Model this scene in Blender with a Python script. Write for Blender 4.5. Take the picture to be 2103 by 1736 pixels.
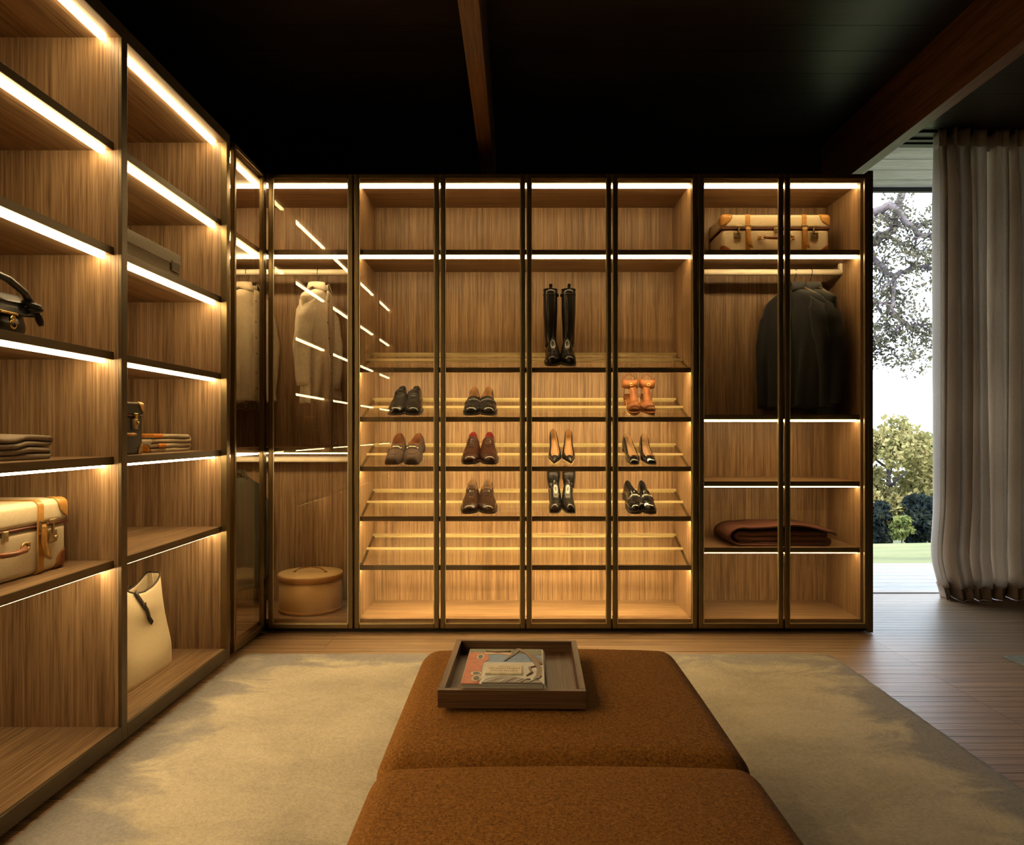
import bpy, math, random
from mathutils import Vector, Matrix, Euler
random.seed(7)
for _o in list(bpy.data.objects): bpy.data.objects.remove(_o)
SC = bpy.context.scene
COL = SC.collection
PI = math.pi

# ------------------------------------------------------------------ camera, world, sun, exposure
EYE = 1.119
FPX = 1517.0
cam_d = bpy.data.cameras.new('camera'); cam = bpy.data.objects.new('camera', cam_d); COL.objects.link(cam)
cam.location = (0, 0, EYE); cam.rotation_euler = (PI/2, 0, 0)
cam_d.sensor_fit = 'HORIZONTAL'; cam_d.sensor_width = 36.0; cam_d.lens = 36.0*FPX/2103.0
cam_d.shift_x = -(1062-1051.5)/2103.0
cam_d.shift_y = (889-868)/2103.0
cam_d.clip_start = 0.02; cam_d.clip_end = 500
SC.camera = cam

SKY_STRENGTH = 6.0
LED_STRENGTH = 37.0
w = bpy.data.worlds.new('sky'); SC.world = w; w.use_nodes = True
_n = w.node_tree.nodes; _l = w.node_tree.links; _n.clear()
_out = _n.new('ShaderNodeOutputWorld'); _bg = _n.new('ShaderNodeBackground')
_bg.inputs[0].default_value = (0.76, 0.88, 1.0, 1); _bg.inputs[1].default_value = SKY_STRENGTH
_l.new(_bg.outputs[0], _out.inputs[0])
sun_d = bpy.data.lights.new('sun', 'SUN'); sun = bpy.data.objects.new('sun', sun_d); COL.objects.link(sun)
sun_d.energy = 5.0; sun_d.angle = 0.02; sun_d.color = (1.0, 0.86, 0.66)
sun.rotation_euler = Euler((math.radians(48), 0, math.radians(28)))   # from behind the house, down onto the trees
SC.view_settings.view_transform = 'Standard'
SC.view_settings.look = 'None'
SC.view_settings.exposure = 0.0
SC.view_settings.gamma = 1.0
SC.view_settings.use_curve_mapping = False
try:
    SC.cycles.transparent_max_bounces = 20
    SC.cycles.max_bounces = 7
    SC.cycles.diffuse_bounces = 3
    SC.cycles.glossy_bounces = 3
    SC.cycles.sample_clamp_indirect = 6.0
    SC.cycles.use_adaptive_sampling = True
    SC.cycles.adaptive_threshold = 0.03
    SC.cycles.use_denoising = True
except Exception:
    pass

# ------------------------------------------------------------------ mesh helpers
def lerp(a, b, t): return a + (b-a)*t
def sstep(x, a, b):
    t = max(0.0, min(1.0, (x-a)/(b-a))); return t*t*(3-2*t)
def tab(keys, t):
    """smooth interpolation in a table of (t, value)"""
    if t <= keys[0][0]: return keys[0][1]
    for (a, va), (b, vb) in zip(keys, keys[1:]):
        if t <= b:
            return lerp(va, vb, (t-a)/(b-a))
    return keys[-1][1]

class MB:
    def __init__(self): self.v = []; self.f = []; self.sm = []
    def add(self, vs, fs, smooth=False):
        o = len(self.v); self.v += [tuple(p) for p in vs]
        self.f += [tuple(i+o for i in f) for f in fs]; self.sm += [smooth]*len(fs); return self
    def box(self, x0, x1, y0, y1, z0, z1):
        vs = [(x0,y0,z0),(x1,y0,z0),(x1,y1,z0),(x0,y1,z0),(x0,y0,z1),(x1,y0,z1),(x1,y1,z1),(x0,y1,z1)]
        return self.add(vs, [(0,3,2,1),(4,5,6,7),(0,1,5,4),(1,2,6,5),(2,3,7,6),(3,0,4,7)])
    def loft(self, rings, closed=True, cap=True, smooth=True):
        n = len(rings[0]); vs = [p for r in rings for p in r]; fs = []
        for i in range(len(rings)-1):
            for j in range(n if closed else n-1):
                k = (j+1) % n
                fs.append((i*n+j, i*n+k, (i+1)*n+k, (i+1)*n+j))
        self.add(vs, fs, smooth)
        if cap and closed:
            o = len(self.v)-len(vs); m = (len(rings)-1)*n
            self.f.append(tuple(o+j for j in reversed(range(n)))); self.sm.append(False)
            self.f.append(tuple(o+m+j for j in range(n))); self.sm.append(False)
        return self
    def tube(self, pts, r, seg=8, cap=True, flat=1.0):
        pts = [Vector(p) for p in pts]; rings = []; up = None
        for i, p in enumerate(pts):
            d = (pts[min(i+1, len(pts)-1)] - pts[max(i-1, 0)])
            d = d.normalized() if d.length > 1e-9 else Vector((0, 0, 1))
            if up is None:
                a = Vector((0, 0, 1)) if abs(d.z) < .9 else Vector((1, 0, 0))
                up = (a - d*a.dot(d)).normalized()
            else:
                up = (up - d*up.dot(d)); up = up.normalized() if up.length > 1e-6 else Vector((1, 0, 0))
            sd = d.cross(up); rr = r[i] if isinstance(r, (list, tuple)) else r
            rings.append([tuple(p + sd*(rr*math.cos(2*PI*k/seg)) + up*(rr*flat*math.sin(2*PI*k/seg))) for k in range(seg)])
        return self.loft(rings, True, cap, True)
    def lathe(self, prof, seg=32, c=(0,0,0), cap=True):
        return self.loft([[(c[0]+r*math.cos(2*PI*k/seg), c[1]+r*math.sin(2*PI*k/seg), c[2]+z) for k in range(seg)] for r, z in prof], True, cap, True)
    def prism(self, pts, z0, z1):
        return self.loft([[(x, y, z0) for x, y in pts], [(x, y, z1) for x, y in pts]], True, True, False)
    def rbox(self, c, s, r, n=3, m=2, fn=None, smooth=True):
        """rounded box; fn(x,y,z) -> displaced point, in centred coordinates"""
        h = [a/2 for a in s]; r = min(r, *h)
        def vals(hh):
            arc = [hh - r + r*math.tan(PI/4*i/n) for i in range(n+1)]
            mid = [lerp(-(hh-r), hh-r, i/m) for i in range(1, m)] if hh-r > 1e-6 else []
            out = [-a for a in reversed(arc)] + mid + arc
            res = []
            for a in out:
                if not res or a-res[-1] > 1e-7: res.append(a)
            return res
        V = [vals(a) for a in h]; idx = {}; vs = []; fs = []
        def vid(p):
            k = tuple(round(a, 6) for a in p)
            if k in idx: return idx[k]
            q = [max(-(h[i]-r), min(h[i]-r, p[i])) for i in range(3)]
            d = Vector([p[i]-q[i] for i in range(3)])
            d = d.normalized()*r if d.length > 1e-9 else d
            o = [q[i]+d[i] for i in range(3)]
            if fn: o = fn(*o)
            vs.append((o[0]+c[0], o[1]+c[1], o[2]+c[2])); idx[k] = len(vs)-1; return idx[k]
        for ax in range(3):
            a, b = (ax+1) % 3, (ax+2) % 3
            for sg in (-1, 1):
                for i in range(len(V[a])-1):
                    for j in range(len(V[b])-1):
                        q = []
                        for (ii, jj) in ((i,j),(i+1,j),(i+1,j+1),(i,j+1)):
                            p = [0,0,0]; p[ax] = sg*h[ax]; p[a] = V[a][ii]; p[b] = V[b][jj]; q.append(vid(p))
                        if sg < 0: q.reverse()
                        if len(set(q)) == 4: fs.append(tuple(q))
        return self.add(vs, fs, smooth)
    def mesh(self, name, mat):
        me = bpy.data.meshes.new(name); me.from_pydata(self.v, [], self.f)
        me.polygons.foreach_set('use_smooth', self.sm)
        if mat: me.materials.append(mat)
        me.update(); return me
    def build(self, name, mat, parent=None, bevel=0, seg=2, solid=0, kind=None, keep=True):
        o = bpy.data.objects.new(name, self.mesh(name, mat)); COL.objects.link(o)
        if parent is not None: attach(o, parent, keep)
        if solid:
            md = o.modifiers.new('solid', 'SOLIDIFY'); md.thickness = solid; md.offset = 0
        if bevel:
            md = o.modifiers.new('bevel', 'BEVEL'); md.width = bevel; md.segments = seg; md.limit_method = 'ANGLE'; md.angle_limit = math.radians(50)
            md.harden_normals = False
        if kind: o['kind'] = kind
        return o
def wmat(o):
    m = Matrix.LocRotScale(o.location, o.rotation_euler, o.scale)
    if o.parent: m = wmat(o.parent) @ o.matrix_parent_inverse @ m
    return m
def attach(o, parent, keep=True):
    """keep=True: mesh was written in world coordinates; False: in the parent's own frame"""
    o.parent = parent
    if keep: o.matrix_parent_inverse = wmat(parent).inverted()
def tag(o, label, cat, group=None, kind=None):
    o['label'] = label; o['category'] = cat
    if group: o['group'] = group
    if kind: o['kind'] = kind
    return o
def thing(name, label, cat, loc=(0,0,0), rot=(0,0,0), group=None):
    o = bpy.data.objects.new(name, None); COL.objects.link(o); o.empty_display_size = .05
    o.location = loc; o.rotation_euler = rot
    return tag(o, label, cat, group)
def struct(o): o['kind'] = 'structure'; return o
def clone(root, loc=None, rot=None, parent=None):
    c = root.copy(); COL.objects.link(c); c.parent = parent
    if loc is not None: c.location = loc
    if rot is not None: c.rotation_euler = rot
    for ch in [x for x in bpy.data.objects if x.parent == root]:
        clone(ch, parent=c)
    return c
def B(name, mat, parent, *args, bevel=0.0, kind=None):
    return MB().box(*args).build(name, mat, parent, bevel=bevel, kind=kind)

# ------------------------------------------------------------------ materials
class N:
    def __init__(self, name):
        self.m = bpy.data.materials.new(name); self.m.use_nodes = True
        self.t = self.m.node_tree; self.t.nodes.clear(); self.out = self.new('ShaderNodeOutputMaterial')
    def new(self, typ, **kw):
        n = self.t.nodes.new(typ)
        for k, v in kw.items(): setattr(n, k, v)
        return n
    def link(self, a, b): self.t.links.new(a, b)
    def coords(self, scale=(1,1,1), kind='Object', rot=(0,0,0), loc=(0,0,0)):
        tc = self.new('ShaderNodeTexCoord'); mp = self.new('ShaderNodeMapping')
        mp.inputs['Scale'].default_value = scale; mp.inputs['Rotation'].default_value = rot; mp.inputs['Location'].default_value = loc
        self.link(tc.outputs[kind], mp.inputs[0]); return mp.outputs[0]
    def noise(self, vec, scale, detail=4, rough=.55, dist=0):
        n = self.new('ShaderNodeTexNoise'); n.inputs['Scale'].default_value = scale; n.inputs['Detail'].default_value = detail
        n.inputs['Roughness'].default_value = rough; n.inputs['Distortion'].default_value = dist
        if vec is not None: self.link(vec, n.inputs['Vector'])
        return n.outputs['Fac']
    def ramp(self, fac, stops):
        r = self.new('ShaderNodeValToRGB'); e = r.color_ramp.elements
        while len(e) < len(stops): e.new(0.5)
        for i, (p, c) in enumerate(stops):
            e[i].position = p; e[i].color = (c[0], c[1], c[2], 1)
        self.link(fac, r.inputs[0]); return r.outputs[0]
    def mix(self, fac, a, b, mode='MIX'):
        n = self.new('ShaderNodeMix', data_type='RGBA', blend_type=mode)
        if hasattr(fac, 'links'): self.link(fac, n.inputs[0])
        else: n.inputs[0].default_value = fac
        for s, v in ((n.inputs[6], a), (n.inputs[7], b)):
            if hasattr(v, 'links'): self.link(v, s)
            else: s.default_value = (v[0], v[1], v[2], 1)
        return n.outputs[2]
    def math(self, op, a, b=None):
        n = self.new('ShaderNodeMath', operation=op)
        for s, v in ((n.inputs[0], a), (n.inputs[1], b)):
            if v is None: continue
            if hasattr(v, 'links'): self.link(v, s)
            else: s.default_value = v
        return n.outputs[0]
    def bump(self, h, strength, dist=.002):
        b = self.new('ShaderNodeBump'); b.inputs['Strength'].default_value = strength; b.inputs['Distance'].default_value = dist
        self.link(h, b.inputs['Height']); return b.outputs[0]
    def pbr(self, col, rough=.5, metal=0, normal=None, spec=.5, coat=0, sheen=0, coat_rough=.1):
        p = self.new('ShaderNodeBsdfPrincipled')
        if hasattr(col, 'links'): self.link(col, p.inputs['Base Color'])
        else: p.inputs['Base Color'].default_value = (col[0], col[1], col[2], 1)
        if hasattr(rough, 'links'): self.link(rough, p.inputs['Roughness'])
        else: p.inputs['Roughness'].default_value = rough
        p.inputs['Metallic'].default_value = metal; p.inputs['Specular IOR Level'].default_value = spec
        p.inputs['Coat Weight'].default_value = coat; p.inputs['Coat Roughness'].default_value = coat_rough
        p.inputs['Sheen Weight'].default_value = sheen
        if normal is not None: self.link(normal, p.inputs['Normal'])
        return p.outputs[0]
    def done(self, sh): self.link(sh, self.out.inputs[0]); return self.m

def rnd_shift(n, vec, amount=7.0):
    """each object gets its own place in the texture"""
    oi = n.new('ShaderNodeObjectInfo'); s = n.math('MULTIPLY', oi.outputs['Random'], amount)
    cx = n.new('ShaderNodeCombineXYZ'); n.link(s, cx.inputs[0]); n.link(s, cx.inputs[1]); n.link(s, cx.inputs[2])
    a = n.new('ShaderNodeVectorMath', operation='ADD'); n.link(vec, a.inputs[0]); n.link(cx.outputs[0], a.inputs[1])
    return a.outputs[0]

def wood(name, dark, mid, light, axis='z', rough=.42, fine=1.0, tone=.0, spec=.4, bump=.25):
    n = N(name)
    def sc(hi, lo): return tuple(lo if a == axis else hi for a in 'xyz')
    v1 = rnd_shift(n, n.coords(sc(9, .55)))
    big = n.noise(v1, 1.0, 3, .5, 1.6)
    v2 = rnd_shift(n, n.coords(sc(100*fine, 1.3)))
    fin = n.noise(v2, 1.0, 4, .6, .3)
    v3 = rnd_shift(n, n.coords(sc(230*fine, 5)))
    por = n.noise(v3, 1.0, 2, .5)
    f = n.math('ADD', n.math('MULTIPLY', big, .32), n.math('MULTIPLY', fin, .68))
    c = n.ramp(f, [(.35, dark), (.5, mid), (.63, light)])
    pr = n.ramp(por, [(.38, (.55, .50, .46)), (.5, (1, 1, 1))])
    c = n.mix(.75, c, pr, 'MULTIPLY')
    if tone:
        oi = n.new('ShaderNodeObjectInfo')
        t = n.ramp(oi.outputs['Random'], [(0, (1-tone, 1-tone, 1-tone)), (1, (1, 1, 1))])
        c = n.mix(1.0, c, t, 'MULTIPLY')
    nm = n.bump(por, bump, .0006)
    return n.done(n.pbr(c, rough, 0, nm, spec))

def plain(name, col, rough=.5, metal=0, spec=.5, var=.12, scale=30, coat=0, bump=0, bscale=200, sheen=0):
    n = N(name); v = n.coords()
    f = n.noise(v, scale, 3)
    c = n.ramp(f, [(.3, tuple(a*(1-var) for a in col)), (.7, tuple(min(1, a*(1+var)) for a in col))])
    nm = n.bump(n.noise(v, bscale, 2), bump, .001) if bump else None
    return n.done(n.pbr(c, rough, metal, nm, spec, coat, sheen))

def glass(name, tint, f0=.045, rough=0.0):
    n = N(name)
    lw = n.new('ShaderNodeLayerWeight'); lw.inputs[0].default_value = .5
    p5 = n.math('POWER', lw.outputs['Facing'], 5.0)
    fac = n.math('ADD', n.math('MULTIPLY', p5, .9), f0)
    tr = n.new('ShaderNodeBsdfTransparent'); tr.inputs[0].default_value = (*tint, 1)
    gl = n.new('ShaderNodeBsdfGlossy'); gl.inputs['Color'].default_value = (1, .97, .92, 1); gl.inputs['Roughness'].default_value = rough
    mx = n.new('ShaderNodeMixShader'); n.link(fac, mx.inputs[0]); n.link(tr.outputs[0], mx.inputs[1]); n.link(gl.outputs[0], mx.inputs[2])
    return n.done(mx.outputs[0])

def emit(name, col, s):
    n = N(name); e = n.new('ShaderNodeEmission'); e.inputs[0].default_value = (*col, 1); e.inputs[1].default_value = s
    return n.done(e.outputs[0])

LEDC = (1.0, 0.725, 0.365)
M = {}
W3 = ((.155, .091, .045), (.29, .180, .092), (.41, .27, .148))
M['wood_z'] = wood('walnut_upright', *W3, axis='z')
M['wood_x'] = wood('walnut_across', *W3, axis='x')
M['wood_y'] = wood('walnut_lengthwise', *W3, axis='y')
M['tray'] = wood('tray_walnut', (.055,.028,.013), (.105,.055,.027), (.165,.092,.047), axis='x', rough=.4)
M['tray_y'] = wood('tray_walnut_y', (.055,.028,.013), (.105,.055,.027), (.165,.092,.047), axis='y', rough=.4)
M['floor'] = wood('oak_floor', (.18,.107,.054), (.285,.178,.095), (.37,.24,.132), axis='x', rough=.42, tone=.22, spec=.5, bump=.5)
M['ceil'] = wood('black_ceiling_boards', (.016,.012,.009), (.026,.020,.0155), (.038,.030,.024), axis='x', rough=.38, tone=.2, bump=.6)
M['soffit'] = wood('daylight_toned_soffit', (.36,.33,.31), (.48,.45,.43), (.58,.56,.54), axis='x', rough=.6, tone=.1)  # paler than the ceiling boards: outdoor daylight is put into the colour
M['beam'] = wood('beam_wood', (.10,.045,.018), (.18,.083,.035), (.25,.12,.054), axis='y', rough=.4)
M['wall'] = plain('dark_plaster', (.020,.017,.014), .8, var=.15, scale=6)
M['bronze'] = plain('bronze_metal', (.175,.127,.058), .36, .8, var=.1, scale=8)
M['bronze_dark'] = plain('dark_bronze', (.115,.085,.045), .42, .6, var=.1, scale=8)
M['brass_rail'] = plain('brass_rail', (.66,.55,.30), .32, .45, var=.06)
M['black'] = plain('black_plinth', (.008,.007,.006), .5, var=.1)
M['pane'] = glass('bronze_glass', (.945, .915, .865), .04)
M['shelf_glass'] = glass('clear_glass', (.95, .95, .91), .05)
M['edge_glass'] = glass('green_glass_edge', (.62, .66, .46), .06)
M['win_glass'] = glass('window_glass', (.95, .97, .97), .03)
M['led_shoe'] = emit('led_diffuser_shoe', LEDC, LED_STRENGTH*2.6)
M['led'] = emit('led_diffuser', LEDC, LED_STRENGTH)
M['rod'] = plain('champagne_rod', (.86,.80,.66), .4, .0, var=.05)

# ------------------------------------------------------------------ room shell
ZC = 3.144          # ceiling
XL, XR = -1.99, 4.70
YB, YF = 5.20, -2.4
wl = struct(B('wall_left', M['wall'], None, XL-.15, XL, YF, YB+.15, 0, ZC+.1))
wb = struct(B('wall_back', M['wall'], None, XL-.15, 2.15, YB, YB+.15, 0, ZC+.1))
wr = struct(B('wall_right', M['wall'], None, XR, XR+.15, YF, YB+.15, 0, ZC+.1))
wf = struct(B('wall_front', M['wall'], None, XL-.15, XR+.15, YF-.15, YF, 0, ZC+.1))
# floor of long oak strips, joints in line
fl = struct(B('floor', M['black'], None, XL-.1, XR+.1, YF-.1, YB+.06, -.12, -.012))
PW = .0585
joints = [-3.925, -1.0, 1.925, 4.85]
rows = int((YB+.04 - 1.55)/PW)
for ci in range(3):
    x0, x1 = max(joints[ci], XL), min(joints[ci+1], XR)
    me = MB().box(x0+.0006, x1-.0006, 0, PW-.0024, -.012, 0).mesh('floor_strip', M['floor'])
    for r in range(rows):
        o = bpy.data.objects.new('plank', me); COL.objects.link(o); o.location = (0, YB+.04-(r+1)*PW, random.uniform(-.0007, .0))
        attach(o, fl)
mb = MB()
y = YB+.04-rows*PW
while y > YF:
    for ci in range(3):
        mb.box(max(joints[ci], XL)+.0006, min(joints[ci+1], XR)-.0006, y-PW, y-.0024, -.012, 0)
    y -= PW
mb.build('plank_field', M['floor'], fl, kind='stuff')
# ceiling boards
ce = struct(B('ceiling', M['black'], None, XL-.1, XR+.1, YF-.1, YB+.1, ZC+.02, ZC+.3))
CP = .2455
me = MB().box(XL, XR, .0015, CP-.0015, ZC, ZC+.018).mesh('ceiling_board', M['ceil'])
yy = 3.672
while yy > YF: yy -= CP
while yy < YB-.06:
    o = bpy.data.objects.new('plank', me); COL.objects.link(o); o.location = (0, yy, random.uniform(0, .001)); attach(o, ce); yy += CP
# exposed beams
for i, (x0, x1) in enumerate(((-.229, -.147), (2.145, 2.218), (-2.02, -1.99+.02))):
    if i < 2:
        struct(B('beam_%d' % (i+1), M['beam'], None, x0, x1, YF, YB-.01 if i == 0 else YB+.9, 2.779, ZC+.01, bevel=.002))
# window opening in the back: head rails, floor track, sliding glass leaf behind the curtain
wn = struct(thing('window_1', 'wide sliding glass door behind the curtain', 'window'))
del wn['category'], wn['label']
B('head_rail', M['black'], wn, 2.06, XR, 5.075, 5.115, ZC-.012, ZC+.02)
B('head_rail', M['black'], wn, 2.06, XR, 5.145, 5.205, ZC-.016, ZC+.02)
B('floor_track', M['black'], wn, 2.06, XR, 5.150, 5.166, -.01, .004)
sash = B('sash', M['black'], wn, 2.98, 3.03, 5.15, 5.19, .01, ZC-.02)
B('glass_pane', M['win_glass'], wn, 3.03, XR-.05, 5.165, 5.171, .03, ZC-.04)
B('sash', M['black'], wn, 3.03, XR-.05, 5.15, 5.19, .004, .05)
struct(B('wall_jamb', M['wall'], None, 2.15, 2.165, 5.15, YB+.15, 0, ZC))
# soffit, eave, terrace, lawn
so = struct(B('soffit', M['black'], None, XL-.1, 9.5, YB+.1, 6.12, ZC+.02, ZC+.3))
me = MB().box(XL, 9.4, .002, CP-.002, ZC, ZC+.02).mesh('soffit_board', M['soffit'])
for k in range(4):
    o = bpy.data.objects.new('plank', me); COL.objects.link(o); o.location = (0, YB+.03+k*(CP-.022), 0); attach(o, so)
B('eave_board', M['black'], so, XL-.1, 9.5, 6.09, 6.13, ZC-.035, ZC+.3)
M['deck'] = wood('silver_deck', (.28,.27,.26), (.35,.34,.33), (.41,.40,.39), axis='x', rough=.6, tone=.12)
dk = struct(B('terrace', M['black'], None, XL, 12, YB+.02, 6.33, -.2, -.03))
me = MB().box(XL, 12, .002, .138, -.03, -.004).mesh('deck_board', M['deck'])
for k in range(8):
    o = bpy.data.objects.new('plank', me); COL.objects.link(o); o.location = (0, YB+.04+k*.14, 0); attach(o, dk)
n = N('lawn_grass'); v = n.coords()
g1 = n.noise(v, .35, 4); g2 = n.noise(v, 22, 3)
c = n.ramp(n.math('ADD', n.math('MULTIPLY', g1, .6), n.math('MULTIPLY', g2, .4)), [(.35, (.080,.088,.034)), (.55, (.135,.142,.056)), (.7, (.18,.182,.076))])
M['lawn'] = n.done(n.pbr(c, .9, 0, n.bump(g2, .5, .03), .2))
mb = MB(); nx, ny = 60, 60; vs = []; fs = []
for j in range(ny+1):
    Y = 6.2 + (1-(1-j/ny)**.6)*110 if False else 6.2 + 100*(j/ny)**2.2
    for i in range(nx+1):
        X = lerp(-30, 75, i/nx)
        Z = -.06 - .14*(Y-6.33) if Y < 42 else -.06 - .14*(42-6.33) - .03*(Y-42)
        Z += .18*math.sin(X*.21+1.0)*math.sin(Y*.23)*sstep(Y, 9, 18)
        vs.append((X, Y, Z))
for j in range(ny):
    for i in range(nx):
        a = j*(nx+1)+i; fs.append((a, a+1, a+nx+2, a+nx+1))
mb.add(vs, fs, True); struct(mb.build('lawn', M['lawn']))
def lawn_z(X, Y): return (-.06 - .14*(Y-6.33) if Y < 42 else -.06 - .14*(42-6.33) - .03*(Y-42))

# ------------------------------------------------------------------ open shelving on the left
XF = -1.404; XBK = -1.972
SHELF_TOPS = [2.149, 1.777, 1.406, 1.034, .665]
BASE = .0735; TOPZ = 2.573; TOPB = 2.523; TH = .027
def led_y(parent, x, y0, y1, z):
    return MB().box(x-.012, x+.008, y0, y1, z-.011, z).build('led_strip', M['led'], parent)
def led_x(parent, y, x0, x1, z):
    return MB().box(x0, x1, y-.008, y+.012, z-(.012 if z > EYE else .0075), z).build('led_strip', M['led'], parent)
bay_labels = [
    'open walnut shelving bay holding a cream suitcase, black handbag and folded taupe blanket',
    'open walnut shelving bay holding the canvas tote, grey box and dark trunk',
    'empty open walnut shelving bay beside the camera, seen only in the glass reflections',
    'empty open walnut shelving bay furthest behind the camera']
def bay(y0, label, deep_trim, first=False):
    y1 = y0 + .912
    u = thing('shelving_unit', label, 'shelving', (XF-.28, (y0+y1)/2, 0), group='open shelving bays along the left wall')
    B('back_panel', M['wood_z'], u, XBK, XBK+.018, y0, y1, .03, TOPZ)
    p = B('side_panel', M['wood_z'], u, XBK, XF-deep_trim, y1, y1+.039, .02, TOPZ)
    B('edge_trim', M['bronze' if deep_trim > .02 else 'bronze_dark'], p, XF-deep_trim, XF, y1, y1+.039, .02, TOPZ, bevel=.0015)
    if first:
        p = B('side_panel', M['wood_z'], u, XBK, XF-.012, y0-.039, y0, .02, TOPZ)
    t = B('top_panel', M['wood_y'], u, XBK+.018, XF-.006, y0, y1, TOPB, TOPZ)
    B('edge_trim', M['bronze_dark'], t, XF-.006, XF, y0, y1, TOPB, TOPZ)
    led_y(t, XF-.062, y0+.004, y1-.004, TOPB)
    b = B('base_panel', M['wood_y'], u, XBK+.018, XF-.012, y0, y1, BASE-.03, BASE)
    B('edge_trim', M['bronze_dark'], b, XF-.012, XF, y0, y1, .020, BASE, bevel=.0015)
    B('plinth', M['black'], u, XBK, XF-.05, y0, y1+.039, .001, BASE-.03)
    for z in SHELF_TOPS:
        s = B('shelf', M['wood_y'], u, XBK+.018, XF-.034, y0+.001, y1-.001, z-TH, z)
        B('edge_trim', M['bronze_dark'], s, XF-.034, XF-.028, y0+.001, y1-.001, z-TH-.001, z, bevel=.001)
        led_y(s, XF-.066, y0+.004, y1-.004, z-TH)
    return u
Y2 = 2.662
bay(Y2-.951, bay_labels[0], .012)
bay(Y2, bay_labels[1], .030)
bay(Y2-2*.951, bay_labels[2], .012)
bay(Y2-3*.951, bay_labels[3], .012, True)

# ------------------------------------------------------------------ doors
DY = 4.12
def px2x(u): return (u-1062)/368.2
def door_x(unit, x0, x1, z0=.026, z1=2.563):
    """framed glass door in the plane Y = DY"""
    fw, d = .026, .024
    f = MB()
    f.box(x0, x0+fw, DY, DY+d, z0, z1); f.box(x1-fw, x1, DY, DY+d, z0, z1)
    f.box(x0+fw, x1-fw, DY, DY+d, z0, z0+fw); f.box(x0+fw, x1-fw, DY, DY+d, z1-fw, z1)
    o = f.build('door', M['bronze'], unit, bevel=.004, seg=2)
    MB().box(x0+fw-.004, x1-fw+.004, DY+.010, DY+.014, z0+fw-.004, z1-fw+.004).build('glass_pane', M['pane'], o)
    g = MB()
    for (a, b) in ((x0+fw, x0+fw+.004), (x1-fw-.004, x1-fw)): g.box(a, b, DY+.002, DY+.010, z0+fw, z1-fw)
    g.box(x0+fw, x1-fw, DY+.002, DY+.010, z0+fw, z0+fw+.004)
    g.build('glazing_bead', M['brass_rail'], o)
    for zz in (.40, 1.30, 2.20):
        MB().box(x0+.002, x0+.016, DY+d, DY+d+.010, zz-.03, zz+.03).build('hinge', M['black'], o)
    return o
def door_y(unit, y0, y1, z0=.026, z1=2.563):
    fw, d = .026, .024; X = XF
    f = MB()
    f.box(X-d, X, y0, y0+fw, z0, z1); f.box(X-d, X, y1-fw, y1, z0, z1)
    f.box(X-d, X, y0+fw, y1-fw, z0, z0+fw); f.box(X-d, X, y0+fw, y1-fw, z1-fw, z1)
    o = f.build('door', M['bronze'], unit, bevel=.004, seg=2)
    MB().box(X-.014, X-.010, y0+fw-.004, y1-fw+.004, z0+fw-.004, z1-fw+.004).build('glass_pane', M['pane'], o)
    return o
doors = [(px2x(550.5+177*k), px2x(724.5+177*k)) for k in range(7)]
YI = 4.61            # inner face of the backs
DP = .30

# ---- corner wardrobe
AX0, AX1 = XBK, -.915
u = thing('corner_wardrobe', 'glass-fronted corner wardrobe with the white shirt and round hat box inside', 'wardrobe', (-1.4, 4.3, 0), group='glass-fronted wardrobes')
B('back_panel', M['wood_z'], u, AX0, AX1, YI, YI+.02, .03, TOPZ)
B('back_panel', M['wood_z'], u, AX0, AX0+.018, 3.64, YI, .03, TOPZ)
B('side_panel', M['wood_z'], u, AX1-.018, AX1, 4.150, YI, .03, TOPZ)
t = MB().box(AX0+.018, AX1-.018, 4.150, YI, TOPB, TOPZ).box(AX0+.018, XF-.026, 3.616, 4.150, TOPB, TOPZ).build('top_panel', M['wood_x'], u)
led_x(t, 4.195, AX0+.03, AX1-.022, TOPB); led_y(t, XF-.066, 3.64, 4.17, TOPB)
b = MB().box(AX0+.018, AX1-.018, 4.147, YI, BASE-.03, BASE).box(AX0+.018, XF-.026, 3.616, 4.147, BASE-.03, BASE).build('base_panel', M['wood_x'], u)
MB().box(AX0, AX1, 4.16, YI, .001, BASE-.03).box(AX0, XF-.04, 3.62, 4.16, .001, BASE-.03).build('plinth', M['black'], u)
for z in (2.149, 1.034):
    s = MB().box(AX0+.018, AX1-.018, 4.163, YI, z-TH, z).box(AX0+.018, XF-.034, 3.616, 4.163, z-TH, z).build('shelf', M['wood_x'], u)
    MB().box(XF-.034, AX1-.018, 4.157, 4.163, z-TH-.001, z).build('edge_trim', M['bronze_dark'], s)
    led_x(s, 4.195, AX0+.03, AX1-.022, z-TH)
    led_y(s, XF-.066, 3.64, 4.17, z-TH)
def rod(unit, x0, x1, z):
    o = MB().tube([(x0, 4.385, z), (x1, 4.385, z)], .0175, 14, True, 1.0).build('hanging_rod', M['rod'], unit)
    for x in (x0+.008, x1-.008):
        B('rod_bracket', M['rod'], o, x-.008, x+.008, 4.372, 4.398, z, z+.055 if z > 1.5 else z+.04)
    return o
rod(u, AX0+.02, AX1-.02, 2.072); rod(u, AX0+.02, AX1-.02, .962)
door_x(u, *doors[0]); door_y(u, 3.672, 4.112)
B('corner_post', M['black'], u, XF-.022, XF+.0, 4.114, 4.135, .02, TOPZ)

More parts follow.
